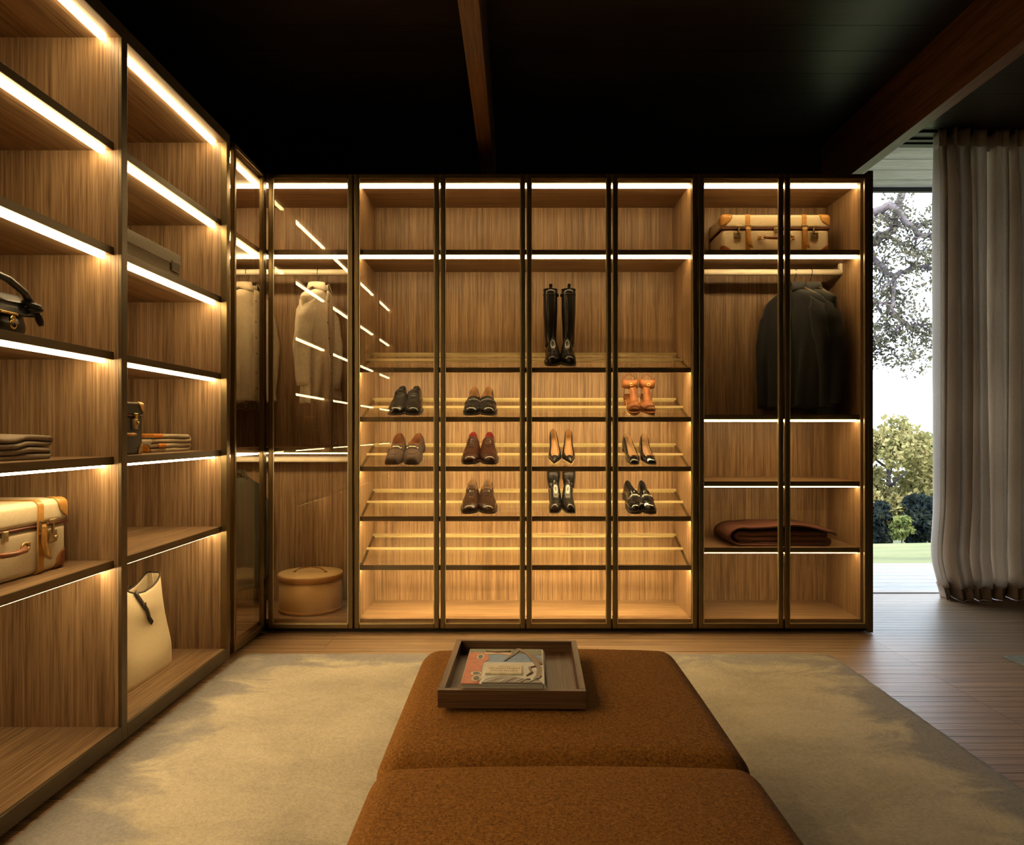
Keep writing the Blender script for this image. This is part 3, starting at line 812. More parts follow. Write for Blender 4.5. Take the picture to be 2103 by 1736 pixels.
def pump(name, label, k, u, yaw, side, mat, lining, L=.235, W=.0385, form=POINT, hh=.075, opening=.25, block=False, bow=False, heelm='black'):
    loc, rot = place(k, u, yaw, 0, 4.20); t = thing(name, label, 'shoe', loc, rot, SHOES)
    zb = lambda q: .004 + hh*sstep(q, .28, .92)
    H = [(0,.010),(.03,.020),(.10,.028),(.20,.036),(.30,.044),(.5,.05),(1,.05)]
    T = [(.1,.026),(.25,.032),(.45,.030),(.65,.036),(.85,.050),(1.0,.060)]
    o, l = foot_mesh(L, W, form, H, T, zb, opening, .004, side, rim=.72, sharp=.03, curve=.008)
    o.build('upper', SM[mat], t, keep=False); l.build('lining', SM[lining], t, keep=False)
    sole_mesh(L, W, form, zb, .004, side, grow=1.0, curve=.008).build('sole', SM['cork' if not block else 'sole'], t, keep=False)
    hy = L*.93; r0 = .021; r1 = .006 if not block else .019
    MB().loft([[(lerp(r1, r0, q**1.5)*math.cos(a*PI/6)*.95, hy+.004-(.010*(q))+lerp(r1, r0, q**1.5)*math.sin(a*PI/6), lerp(.0008, hh+.002, q)) for a in range(12)] for q in (0, .15, .4, .7, .9, 1)], True, True, True).build('heel', SM[heelm], t, keep=False)
    if bow:
        b = MB(); p = top_z(L, W, form, H, zb, side, opening-.05, 0)+Vector((0, 0, .004))
        for sg in (-1, 1): b.tube([p, p+Vector((sg*.009, -.002, .004)), p+Vector((sg*.020, 0, .0)), p+Vector((sg*.009, .003, -.002)), p], .0026, 6)
        b.build('bow', SM['lin_tan'], t, keep=False)
    return t
def boot(name, label, k, u, yaw, side, mat, shaft_h, L=.265, W=.047, form=ROUND, hh=.035, r_ank=.039, r_top=.041, sole_th=.012, tab_=True, zipper=False, top_y=0.0):
    loc, rot = place(k, u, yaw, 0, 4.205); t = thing(name, label, 'boot', loc, rot, SHOES)
    zb = lambda q: sole_th + hh*sstep(q, .35, .80)
    H = [(0,.020),(.02,.032),(.06,.042),(.15,.050),(.28,.060),(.42,.080),(.55,.098),(.7,.10),(.9,.085),(1,.06)]
    o, l = foot_mesh(L, W, form, H, H, zb, 2.0, .01, side)
    up = o.build('upper', SM[mat], t, keep=False)
    sole_mesh(L, W, form, zb, sole_th, side, grow=1.08).build('sole', SM['sole'], t, keep=False)
    sole_mesh(L, W, form, zb, .02, side, grow=1.02, t0=.72, t1=1.0, flatbottom=.0006).build('heel', SM['sole'], t, keep=False)
    # shaft: stands plumb although the shelf is slanted
    rings = []; ct, st = math.cos(TILT), math.sin(TILT); z0 = zb(.75)+.030
    for i in range(18):
        q = i/17; hgt = shaft_h*q
        rx = tab([(0, r_ank*.80), (.12, r_ank*.86), (.3, r_ank*.93), (.6, r_top*1.0), (1, r_top)], q); ry = rx*tab([(0, 1.75), (.10, 1.45), (.25, 1.2), (.6, 1.15), (1, 1.12)], q)
        cy = L*.745 + hgt*st - .010*(1-sstep(q, 0, .2)); cz = z0 + hgt*ct
        ring = []
        for a in range(24):
            an = 2*PI*a/24; wr = 1 + .012*math.sin(3*an+9*q)*(1-q) + .01*math.sin(20*q+an)*(1 if q < .3 else .3)
            px, py = rx*math.cos(an)*wr, ry*math.sin(an)*wr
            ring.append((px, cy+py*ct, cz-py*st))
        rings.append(ring)
    sh = MB().loft(rings, True, False, True).build('shaft', SM[mat], t, solid=.003, keep=False)
    def sp(q, an, off=0.0):
        i = q*17; i0 = min(16, int(i)); f = i-i0; a = (an/(2*PI))*24 % 24; a0 = int(a) % 24
        p = Vector(rings[i0][a0]).lerp(Vector(rings[i0+1][a0]), f); c_ = sum((Vector(x) for x in rings[i0]), Vector())/24
        d = (p-c_); d.z = 0; return p + d.normalized()*off
    d = MB(); d.tube([sp(.995, 2*PI*a/24, .001) for a in range(25)], .0026, 6)
    if tab_:
        d.tube([sp(.90, 2*PI*a/24, .002) for a in range(25)], .0030, 6)
        p = sp(.90, 0 if side > 0 else PI, .004); d.rbox(tuple(p), (.008, .016, .018), .003, 2, 1)
        c_ = sp(.995, PI*1.5); d.rbox(tuple(Vector(c_)+Vector((0, 0, .012))), (.018, .004, .03), .002, 2, 1)
    if zipper:
        d.tube([sp(lerp(.1, .97, i/10), PI*1.5+(.7 if side > 0 else -.7), .001) for i in range(11)], .0016, 5)
    d.build('strap', SM[mat], sh, keep=False)
    band(MB(), L, W, form, H, zb, side, .17, .185, off=.0015).build('toe_seam', SM[mat], up, keep=False)
    return t
def sandal(name, label, k, u, yaw, side, L=.240, W=.041):
    loc, rot = place(k, u, yaw); t = thing(name, label, 'sandal', loc, rot, SHOES)
    form = ROUND; zb = lambda q: .018 + .045*sstep(q, .30, .85)
    H = [(0,.02),(.1,.034),(.25,.046),(.4,.06),(.55,.08),(1,.08)]
    sole_mesh(L, W, form, zb, .012, side, grow=1.0).build('footbed', SM['tan'], t, keep=False)
    sole_mesh(L, W, form, lambda q: zb(q)-.012, .006, side, grow=1.03).build('sole', SM['cork'], t, keep=False)
    MB().loft([[(lerp(.020, .028, q)*sx, L*yy, lerp(.0008, zb(.85)-.010, q)) for sx, yy in ((-1, .74), (1, .74), (.9, .97), (-.9, .97))] for q in (0, 1)], True, True, False).build('heel', SM['tan'], t, bevel=.003, keep=False)
    band(MB(), L, W, form, H, zb, side, .10, .30, -.99, .99, .0025).build('toe_strap', SM['tan'], t, keep=False)
    m = MB(); rows = []
    for i in range(9):      # upright band running from the toe strap to the ankle
        q = i/8; p = top_z(L, W, form, H, zb, side, lerp(.28, .56, q), 0); ww = lerp(.024, .018, q)
        rows.append([(p.x-ww, p.y, p.z-.002+.016*q), (p.x+ww, p.y, p.z-.002+.016*q), (p.x+ww, p.y+.003, p.z+.002+.016*q), (p.x-ww, p.y+.003, p.z+.002+.016*q)])
    m.loft(rows, True, True, True); m.build('instep_strap', SM['tan'], t, keep=False)
    rows = []; zc = zb(.6)+.105
    for i in range(25):
        an = PI*1.5+ lerp(-PI*.62, PI*.62, i/24); rx, ry = .044, .042; cy = L*.74
        rows.append([(rx*math.cos(an)*f, cy+ry*math.sin(an)*f, zc+dz) for f, dz in ((1, -.026), (1, .026), (1.06, .026), (1.06, -.026))])
    cuff = MB().loft(rows, True, True, True).build('ankle_band', SM['tan'], t, keep=False)
    p = Vector((0, L*.74-.0445, zc)); MB().tube([p+Vector((.010*math.cos(a*PI/5), -.001, .007*math.sin(a*PI/5))) for a in range(11)], .0016, 6).build('buckle', SM['gold'], cuff, keep=False)
    b = MB(); b.tube([(-.036*side, L*.74+.012, zc+.008), (-.030*side, L*.80, zc+.028), (0, L*.86, zc+.045), (.030*side, L*.80, zc+.030), (.036*side, L*.74+.012, zc+.006)], .0030, 6)
    b.build('sling_strap', SM['tan'], t, keep=False)
    # heel counter posts join band and footbed
    for sg in (-1, 1): MB().tube([(sg*.034, L*.70, zc-.018), (sg*.032, L*.68, zb(.68)-.004)], .004, 6, flat=.5).build('side_strap', SM['tan'], t, keep=False)
    return t
R_ = math.radians
lace_shoe('oxford_shoe', 'black wingtip oxford, left one of the pair on the top-left slanted shelf', 1, 808, R_(-4), 1, 'black', 'linen_b')
lace_shoe('oxford_shoe', 'black wingtip oxford, right one of the pair on the top-left slanted shelf', 1, 850, R_(4), -1, 'black', 'linen_b')
loafer('suede_loafer', 'brown suede loafer with a horsebit, left one of its pair', 2, 803, R_(-3), 1, 'suede', 'lin_or2', bit='silver', form=SQUARE, opening=.50)
loafer('suede_loafer', 'brown suede loafer with a horsebit, right one of its pair', 2, 846, R_(-2), -1, 'suede', 'lin_or2', bit='silver', form=SQUARE, opening=.50)
loafer('tassel_loafer', 'black leather loafer with a tied vamp, left one beside the wingtips', 1, 964, R_(-4), 1, 'black', 'lin_tan', penny=True, opening=.50)
loafer('tassel_loafer', 'black leather loafer with a tied vamp, right one beside the wingtips', 1, 1006, R_(4), -1, 'black', 'lin_tan', penny=True, opening=.50)
lace_shoe('oxford_shoe', 'brown oxford with red lining, left one of its pair', 2, 961, R_(-4), 1, 'brown', 'lin_red', L=.298, closed=.60)
lace_shoe('oxford_shoe', 'brown oxford with red lining, right one of its pair', 2, 1008, R_(4), -1, 'brown', 'lin_red', L=.298, closed=.60)
lace_shoe('derby_shoe', 'dark brown derby with tan lining, left one of the lowest brown pair', 3, 960, R_(-4), 1, 'dbrown', 'lin_beige', closed=.55, nl=4, cap=False)
lace_shoe('derby_shoe', 'dark brown derby with tan lining, right one of the lowest brown pair', 3, 1005, R_(4), -1, 'dbrown', 'lin_beige', closed=.55, nl=4, cap=False)
boot('riding_boot', 'tall black leather riding boot, left one on the uppermost slanted shelf', 0, 1133, 0, 1, 'black', .335)
boot('riding_boot', 'tall black leather riding boot, right one on the uppermost slanted shelf', 0, 1171.5, 0, -1, 'black', .335)
pump('court_shoe', 'black pointed stiletto pump, left one of its pair', 2, 1138, R_(-1), 1, 'black', 'lin_tan', opening=.24)
pump('court_shoe', 'black pointed stiletto pump, right one of its pair', 2, 1173, R_(1), -1, 'black', 'lin_tan', opening=.24)
boot('ankle_boot', 'black square-toed ankle boot, left one below the stiletto pumps', 3, 1138, R_(-1), 1, 'black', .088, L=.245, W=.0385, form=SQUARE, hh=.055, r_ank=.036, r_top=.037, sole_th=.005, tab_=False, zipper=True)
boot('ankle_boot', 'black square-toed ankle boot, right one below the stiletto pumps', 3, 1173, R_(1), -1, 'black', .088, L=.245, W=.0385, form=SQUARE, hh=.055, r_ank=.036, r_top=.037, sole_th=.005, tab_=False, zipper=True)
sandal('heeled_sandal', 'cognac leather heeled sandal, left one of its pair', 1, 1302, R_(2), 1)
sandal('heeled_sandal', 'cognac leather heeled sandal, right one of its pair', 1, 1338, R_(2), -1)
pump('ballet_pump', 'black patent low-heeled pump with open bow, left one under the sandals', 2, 1303, R_(6), 1, 'patent', 'lin_beige', L=.235, W=.040, form=SQUARE, hh=.045, opening=.22, block=True, bow=True, heelm='patent')
pump('ballet_pump', 'black patent low-heeled pump with open bow, right one under the sandals', 2, 1340, R_(6), -1, 'patent', 'lin_beige', L=.235, W=.040, form=SQUARE, hh=.045, opening=.22, block=True, bow=True, heelm='patent')
loafer('patent_loafer', 'glossy black chunky loafer with a metal bit, left one of the lowest right pair', 3, 1305, R_(4), 1, 'patent', 'linen_b', L=.262, W=.048, form=ROUND, bit='silver', chunky=.006, opening=.55)
loafer('patent_loafer', 'glossy black chunky loafer with a metal bit, right one of the lowest right pair', 3, 1339, R_(7), -1, 'patent', 'linen_b', L=.262, W=.048, form=ROUND, bit='silver', chunky=.006, opening=.55)

# ------------------------------------------------------------------ luggage, boxes, bags, blankets
M['canvas'] = plain('cream_canvas', (.60,.50,.33), .55, var=.06, scale=120, bump=.3, bscale=400)
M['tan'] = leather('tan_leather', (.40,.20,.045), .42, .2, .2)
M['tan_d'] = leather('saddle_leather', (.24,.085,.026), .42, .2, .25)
M['brass_old'] = plain('aged_brass', (.45,.36,.19), .35, .9, var=.25, scale=60)
M['trunk'] = plain('charcoal_case', (.030,.027,.024), .45, var=.15, scale=80)
M['piping'] = leather('oxblood_piping', (.12,.035,.02), .5, .1)
def rrect(hy, hz, r, n_=5):
    pts = []
    for cy, cz, a0 in ((hy-r, hz-r, 0), (-(hy-r), hz-r, PI/2), (-(hy-r), -(hz-r), PI), (hy-r, -(hz-r), 1.5*PI)):
        for i in range(n_+1):
            a = a0 + PI/2*i/n_; pts.append((cy+r*math.cos(a), cz+r*math.sin(a)))
    return pts
def corner_cap(L, D, H, r, sx, sy, sz, reach, off=.0022):
    """leather shell over one corner of a rounded box"""
    tmp = MB().rbox((0, 0, 0), (L, D, H), r, 5, 40, None)
    keep = []; c_ = Vector((sx*L/2, sy*D/2, sz*H/2))
    for f in tmp.f:
        m_ = sum((Vector(tmp.v[i]) for i in f), Vector())/len(f)
        if min((Vector(tmp.v[i])-c_).length for i in f) < reach*.97 and m_.x*sx > 0 and m_.y*sy > 0 and m_.z*sz > 0: keep.append(f)
    ids = sorted({i for f in keep for i in f}); mp = {a: b for b, a in enumerate(ids)}
    ce_ = Vector((sx*(L/2-r), sy*(D/2-r), sz*(H/2-r)))
    vs = []
    for i in ids:
        p = Vector(tmp.v[i])
        if (p-c_).length > reach: p = c_ + (p-c_)*(reach/(p-c_).length)
        q = Vector([ (min(p[j], ce_[j]) if (sx, sy, sz)[j] > 0 else max(p[j], ce_[j])) for j in range(3)])
        d = p-q; d = d.normalized() if d.length > 1e-7 else Vector((0, 0, 1)); vs.append(tuple(p+d*off))
    return MB().add(vs, [tuple(mp[i] for i in f) for f in keep], True)
def suitcase(label, loc, rotz, L=.64, D=.36, H=.235, body=None, strap_x=.165, lock_x=.225, lid=.34):
    """front face looks to -Y, length along X"""
    body = body or M['canvas']
    t = thing('suitcase', label, 'suitcase', loc, (0, 0, rotz)); r = .022
    hl = H*lid
    def low(x, y, z): return (x, y, z)
    zc = H/2
    MB().rbox((0, 0, (H-hl)/2), (L-.012, D-.012, H-hl), r, 4, 2).build('body', body, t, keep=False)
    lidm = MB().rbox((0, 0, H-hl/2), (L, D, hl), r, 4, 2).build('lid', body, t, keep=False)
    MB().rbox((0, 0, H-hl), (L-.004, D-.004, .009), .004, 2, 2).build('piping', M['piping'], t, keep=False)
    for sx in (-1, 1):
        for sy in (-1, 1):
            for sz in (-1, 1):
                m_ = corner_cap(L if sz > 0 else L-.012, D if sz > 0 else D-.012, H, r, sx, sy, sz, .066)
                m_.v = [(x, y, z+H/2) for x, y, z in m_.v]
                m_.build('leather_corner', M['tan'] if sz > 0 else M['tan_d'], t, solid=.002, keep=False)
    yf = -D/2
    for sg in (-1, 1):
        xs = sg*strap_x; hw = .0135
        ringo = [(y, z+H/2) for y, z in rrect(D/2+.0035, H/2+.0025, r)]; ringi = [(y, z+H/2) for y, z in rrect(D/2-.002, H/2-.002, r)]
        m_ = MB(); m_.loft([[(xs-hw, y, max(z, .0006)) for y, z in ringo], [(xs+hw, y, max(z, .0006)) for y, z in ringo]], True, False, True)
        m_.loft([[(xs+hw, y, max(z, .0006)) for y, z in ringo], [(xs+hw, y, max(.001, z)) for y, z in ringi]], True, False, False); m_.loft([[(xs-hw, y, max(.001, z)) for y, z in ringi], [(xs-hw, y, max(z, .0006)) for y, z in ringo]], True, False, False)
        st_ = m_.build('strap', M['tan'], t, keep=False)
        # loose end of the strap, through the buckle
        pts = [(xs, yf-.006, H-hl+.012), (xs, yf-.012, H-hl-.012), (xs+.003, yf-.009, H-hl-.05), (xs+.012, yf-.012, H-hl-.095), (xs+.020, yf-.020, .045)]
        rows = []
        for i, p in enumerate(pts):
            ww = .0125 if i < 4 else .006
            rows.append([(p[0]-ww, p[1], p[2]), (p[0]+ww, p[1], p[2]), (p[0]+ww, p[1]-.003, p[2]), (p[0]-ww, p[1]-.003, p[2])])
        MB().loft(rows, True, True, True).build('strap_end', M['tan'], st_, keep=False)
        MB().box(xs-.015, xs+.015, yf-.012, yf-.004, H-hl-.028, H-hl-.016).build('keeper_loop', M['tan_d'], st_, keep=False)
        b = MB()
        zq = H-hl+.004
        for x0, x1, z0, z1 in ((-.018, -.014, -.010, .014), (.014, .018, -.010, .014), (-.018, .018, .011, .015), (-.018, .018, -.012, -.008)):
            b.box(xs+x0, xs+x1, yf-.014, yf-.008, zq+z0, zq+z1)
        b.build('buckle', M['brass_old'], st_, bevel=.001, keep=False)
        # lock
        xl = sg*lock_x; k_ = MB()
        k_.rbox((xl, yf-.000, H-hl-.040), (.044, .010, .042), .004, 2, 1)
        lk = k_.build('lock_plate', M['brass_old'], t, keep=False)
        h_ = MB().rbox((xl-.006*sg, yf-.008, H-hl+.010), (.034, .008, .014), .003, 2, 1).rbox((xl-.006*sg, yf-.007, H-hl-.012), (.010, .008, .036), .003, 2, 1)
        h_.build('hasp', M['brass_old'], lk, keep=False)
        MB().tube([(xl+.008*sg, yf-.003, H-hl-.045), (xl+.008*sg, yf-.012, H-hl-.045)], .006, 10).build('lock_button', M['brass_old'], lk, keep=False)
    k_ = MB().rbox((0, yf-.001, H-hl-.012), (.022, .010, .032), .003, 2, 1); k_.build('centre_catch', M['brass_old'], t, keep=False)
    # handle
    zh = H-hl-.055
    hd = MB().tube([(-.075, yf-.012, zh), (-.05, yf-.026, zh-.006), (0, yf-.030, zh-.008), (.05, yf-.026, zh-.006), (.075, yf-.012, zh)], [.008, .012, .0125, .012, .008], 10, True, .7).build('handle', M['tan_d'], t, keep=False)
    for sg in (-1, 1):
        MB().tube([(sg*.078+.018*math.cos(a*PI/6), yf-.010, zh+.013*math.sin(a*PI/6)) for a in range(13)], .003, 6).build('handle_ring', M['brass_old'], hd, keep=False)
        MB().rbox((sg*.098, yf-.003, zh), (.022, .008, .026), .003, 2, 1).build('handle_mount', M['tan'], t, keep=False)
    return t
suitcase('cream canvas suitcase with tan leather straps on the left open shelf', (-1.71, 2.205, .665), R_(90))
suitcase('cream canvas suitcase with tan corners on top shelf of the right wardrobe', (1.512, 4.46, 2.149), 0, H=.248, D=.29)

# dark trunk behind the orange-trimmed blanket
t = thing('trunk_case', 'tall charcoal travel case with tan corners and brass lock beside the trimmed blanket', 'case', (-1.64, 2.815, 1.034), (0, 0, R_(90)))
L_, D_, H_ = .275, .30, .205
MB().rbox((0, 0, .0755), (L_-.008, D_-.008, .151), .010, 3, 2).build('body', M['trunk'], t, keep=False)
MB().rbox((0, 0, .1785), (L_, D_, .052), .012, 3, 2).build('lid', M['trunk'], t, keep=False)
MB().rbox((0, 0, .152), (L_-.002, D_-.002, .007), .003, 2, 2).build('piping', M['piping'], t, keep=False)
MB().box(-L_/2+.012, L_/2-.03, -D_/2-.0015, -D_/2+.01, .195, .2005).build('edge_strip', SM['silver'], t, keep=False)
for sx in (-1, 1):
    for sz in (-1, 1):
        m_ = corner_cap(L_ if sz > 0 else L_-.008, D_ if sz > 0 else D_-.008, .204, .011, sx, -1, sz, .040); m_.v = [(x, y, z+.1025) for x, y, z in m_.v]
        m_.build('leather_corner', M['tan'], t, solid=.002, keep=False)
for xl in (-.065, .065):
    lk = MB().rbox((xl, -D_/2, .118), (.034, .010, .040), .003, 2, 1).build('lock_plate', M['brass_old'], t, keep=False)
    MB().rbox((xl-.006, -D_/2-.007, .150), (.024, .009, .022), .003, 2, 1).rbox((xl+.008, -D_/2-.007, .122), (.012, .010, .012), .003, 2, 1).build('hasp', SM['gold'], lk, keep=False)
MB().tube([(-.04, -D_/2-.004, .08), (-.03, -D_/2-.02, .078), (.03, -D_/2-.02, .078), (.04, -D_/2-.004, .08)], .006, 8).build('handle', M['tan'], t, keep=False)

# grey linen storage box with a label holder
t = thing('storage_box', 'long grey-beige lidded storage box with a metal label holder on the upper shelf', 'box', (-1.654, 3.07, 1.777), (0, 0, R_(90)))
M['boxg'] = plain('grey_linen_box', (.30,.265,.20), .8, var=.1, scale=200, bump=.3, bscale=400)
MB().box(-.222, .222, -.150, .150, 0, .118).build('body', M['boxg'], t, bevel=.002, keep=False)
MB().box(-.226, .226, -.154, .154, .078, .130).build('lid', M['boxg'], t, bevel=.002, keep=False)
h_ = MB().box(.135, .205, -.158, -.153, .046, .092).build('label_holder', M['bronze_dark'], t, bevel=.001, keep=False)
MB().box(.141, .199, -.1595, -.1575, .052, .086).build('label_card', plain('label_card', (.16,.13,.09), .8), h_, keep=False)

# hat box
t = thing('hat_box', 'round tan hat box with a leather handle on the corner wardrobe floor', 'hat box', (-1.224, 4.382, BASE))
M['hat'] = plain('tan_hatbox', (.60,.38,.15), .5, var=.06, scale=10, bump=.1)
M['hat_band'] = plain('hatbox_band', (.46,.24,.075), .5, var=.08, scale=10)
M['hat_lid'] = plain('hatbox_lid', (.68,.49,.24), .5, var=.05, scale=10)
MB().lathe([(.001, .001), (.178, .001), (.180, .004), (.180, .190), (.001, .191)], 48).build('drum', M['hat'], t, keep=False)
MB().lathe([(.180, .0015), (.1835, .002), (.1835, .020), (.180, .021)], 48).build('bottom_band', M['hat_band'], t, keep=False)
l_ = MB().lathe([(.180, .180), (.186, .181), (.187, .214), (.184, .219), (.10, .2215), (.001, .222)], 48).build('lid', M['hat_lid'], t, keep=False)
MB().lathe([(.1870, .182), (.1885, .184), (.1885, .211), (.1870, .213)], 48).build('lid_band', M['hat_band'], l_, keep=False)
MB().tube([(-.092, -.01, .223), (-.088, -.01, .228), (-.06, -.01, .244), (0, -.01, .252), (.06, -.01, .244), (.088, -.01, .228), (.092, -.01, .223)], [.006, .006, .007, .007, .007, .006, .006], 8, True, .45).build('handle', M['tan_d'], t, keep=False)
for sg in (-1, 1): MB().lathe([(.001, .0), (.010, .0), (.010, .004), (.001, .006)], 14, (sg*.092, -.01, .221)).build('handle_stud', M['tan_d'], t, keep=False)

# folded textiles -------------------------------------------------
def serpent(L, layers, th, gap=.0015):
    """centre line of cloth folded back and forth, starting at the bottom"""
    pts = []; p_ = th+gap
    for k in range(layers):
        z = th/2 + k*p_; a, b = (0, L) if k % 2 == 0 else (L, 0)
        for i in range(9): pts.append((lerp(a, b, i/8), z))
        if k < layers-1:
            sg = 1 if k % 2 == 0 else -1
            for i in range(1, 6):
                an = -PI/2 + PI*i/6; pts.append((b + sg*(p_/2)*math.cos(an)*1.1, z + p_/2 + (p_/2)*math.sin(an)))
    return pts
def thick(pts, th):
    Lf, Rt = [], []
    for i, p in enumerate(pts):
        a = Vector(pts[max(i-1, 0)]); b = Vector(pts[min(i+1, len(pts)-1)]); d = (b-a).normalized(); nn = Vector((-d.y, d.x))*th/2
        Lf.append(Vector(p)+nn); Rt.append(Vector(p)-nn)
    return Lf, Rt
def folded(parent, name, mat, L, depth, layers, th, a0=0, a1=1, puff=.004, seed=1, sag=0):
    """cloth folded along X, extruded in Y (front at y=0)"""
    rn_ = random.Random(seed); pts = serpent(L, layers, th)
    n0, n1 = int(a0*(len(pts)-1)), int(a1*(len(pts)-1)); pts = pts[n0:n1+1]
    Lf, Rt = thick(pts, th*.96); ys = [0, .006, depth*.25, depth*.5, depth*.75, depth-.006, depth]
    ph = [rn_.uniform(0, 6) for _ in range(4)]; mb = MB(); rings = []
    Ht = layers*(th+.0015)
    for j, y in enumerate(ys):
        e = .25 if j in (0, len(ys)-1) else 0
        ring = []
        for q in list(zip(Lf, Rt)):
            pass
        for A, B_ in ((Lf, Rt),):
            loop = [A[i].lerp(B_[i], e) for i in range(len(A))] + [B_[i].lerp(A[i], e) for i in reversed(range(len(B_)))]
            for p in loop:
                w_ = puff*(math.sin(p.x*17+ph[0]+y*9)+.6*math.sin(p.x*41+ph[1]))*.5*min(1, p.y/th/1.5)
                sgz = -sag*math.sin(PI*max(0, min(1, p.x/L)))*p.y/Ht
                ring.append((p.x-L/2, y + .004*math.sin(p.x*23+ph[2]+p.y*60), max(.0004, p.y+w_+sgz)))
        rings.append(ring)
    n_ = len(rings[0]); vs = [p for r in rings for p in r]; fs = []
    for i in range(len(rings)-1):
        for j in range(n_):
            k = (j+1) % n_; fs.append((i*n_+j, i*n_+k, (i+1)*n_+k, (i+1)*n_+j))
    h_ = n_//2
    for i, o_ in ((0, 0), (len(rings)-1, (len(rings)-1)*n_)):
        for j in range(h_-1):
            q = (o_+j, o_+j+1, o_+n_-2-j, o_+n_-1-j); fs.append(q if i else q[::-1])
    return mb.add(vs, fs, True).build(name, mat, parent, keep=False)
def wool(name, col, var=.15): return plain(name, col, .95, var=var, scale=150, bump=.9, bscale=350)
M['w_grey'] = wool('taupe_wool', (.24,.19,.135)); M['w_beige'] = wool('oatmeal_wool', (.42,.34,.225)); M['w_orange'] = wool('orange_wool', (.60,.22,.02)); M['w_brown'] = wool('chestnut_wool', (.105,.034,.018))
t = thing('folded_blanket', 'folded taupe wool blanket on the near left shelf under the black handbag', 'blanket', (-1.52, 2.19, 1.034), (0, 0, R_(90)))
folded(t, 'cloth', M['w_grey'], .43, .30, 4, .0175, seed=4, puff=.009)
t = thing('folded_blanket', 'folded oatmeal blanket with orange ends beside the dark case', 'blanket', (-1.545, 3.305, 1.034), (0, 0, R_(90)))
folded(t, 'cloth', M['w_beige'], .355, .26, 4, .0185, seed=2, puff=.003)
# orange end bands wrap the fold ends and the top flap on the left side
e_ = MB()
def patch(x0, x1, z0, z1, y0=-.005, y1=.25):
    return MB().rbox(((x0+x1)/2, (y0+y1)/2, (z0+z1)/2), (x1-x0, y1-y0, z1-z0), .006, 2, 3)
patch(-.178, -.085, .0615, .0805).build('orange_band', M['w_orange'], t, keep=False)
patch(-.125, -.060, .0205, .0385).build('orange_band', M['w_orange'], t, keep=False)
patch(-.196, -.170, .0010, .0370, .010, .22).build('orange_band', M['w_orange'], t, keep=False)
t = thing('folded_blanket', 'thick folded chestnut brown blanket in the right wardrobe', 'blanket', (1.52, 4.215, .472))
# outer wrap: big rounded fold on the left, open layers at the right
folded(t, 'cloth', M['w_brown'], .50, .30, 3, .026, seed=9, puff=.006)
def wrap(q):
    if q < .30: f = q/.30; return (lerp(.285, -.22, f), .115 - .018*f + .012*math.sin(PI*f) - .035*(1-f)**4)
    if q < .62: f = (q-.30)/.32; an = PI/2 + PI*f; return (-.225 + .088*math.cos(an)*1.0, .0545 + .049*math.sin(an))
    f = (q-.62)/.38; return (lerp(-.225, .24, f), .0065)
pts = [wrap(i/60) for i in range(61)]
Lf, Rt = thick(pts, .013); rings = []
for j, y in enumerate((-.012, -.004, .07, .16, .25, .315)):
    e = .2 if j in (0, 5) else 0
    loop = [Lf[i].lerp(Rt[i], e) for i in range(61)] + [Rt[i].lerp(Lf[i], e) for i in reversed(range(61))]
    rings.append([(p.x, y + .008*math.sin(p.x*11+p.y*30), max(.0004, p.y+.004*math.sin(p.x*19+y*14)*(p.y > .03))) for p in loop])
n_ = len(rings[0]); vs = [p for r in rings for p in r]; fs = []
for i in range(5):
    for j in range(n_):
        k = (j+1) % n_; fs.append((i*n_+j, i*n_+k, (i+1)*n_+k, (i+1)*n_+j))
for i, o_ in ((0, 0), (5, 5*n_)):
    for j in range(60):
        q = (o_+j, o_+j+1, o_+n_-2-j, o_+n_-1-j); fs.append(q if i else q[::-1])
MB().add(vs, fs, True).build('outer_fold', M['w_brown'], t, keep=False)
fr = MB(); rn = random.Random(8)
for i in range(46):
    y = -.01 + .32*i/45; p = Vector((.283+rn.uniform(-.003, .003), y, .080)); fr.tube([p, p+Vector((.012, rn.uniform(-.003, .003), -.006)), p+Vector((.020+rn.uniform(0, .006), rn.uniform(-.004, .004), -.020))], .0018, 4)
fr.build('fringe', M['w_brown'], t, kind='stuff', keep=False)

# canvas tote bag ------------------------------------------------
M['tote'] = plain('natural_canvas', (.62,.51,.32), .8, var=.05, scale=150, bump=.35, bscale=350)
M['strap_dk'] = leather('dark_brown_strap', (.030,.020,.013), .5, .1)
t = thing('tote_bag', 'natural canvas tote bag with dark trim on the floor of the open shelving', 'bag', (-1.645, 3.155, BASE), (0, 0, R_(90)))
def tote_ring(q):
    z = .42*q; hl_ = lerp(.215, .182, q); hd_ = lerp(.085, .040, q**1.2); pts = []
    for i in range(64):
        an = 2*PI*i/64; cx, sy = math.cos(an), math.sin(an); e = lerp(.28, .42, q)
        x = hl_*math.copysign(abs(cx)**e, cx); y = hd_*math.copysign(abs(sy)**e, sy)
        mid = max(0, 1-(x/hl_)**2)
        # mouth sags in the middle, gussets pinch inwards, front dents
        zz = z - (.055*mid)*sstep(q, .55, 1)
        pinch = sstep(q, .45, 1)*.030*max(0, 1-(y/hd_)**2)
        x -= math.copysign(pinch, x)*(abs(cx) > .4)
        if sy < 0: y += .030*math.exp(-((x-.03)/.10)**2-((q-.48)/.20)**2) - .014*math.exp(-((x-.05)/.13)**2-((q-.18)/.14)**2) + .010*math.sin(x*16+q*7)*q*(1-q)*2
        else: y -= .018*math.exp(-(x/.11)**2-((q-.6)/.2)**2)
        pts.append((x, y-.012*q, zz+.0015))
    return pts
rings = [tote_ring(i/22) for i in range(23)]
bd = MB().loft(rings, True, False, True); bd.f.append(tuple(reversed(range(64)))); bd.sm.append(False)
bd.build('body', M['tote'], t, solid=.0022, keep=False)
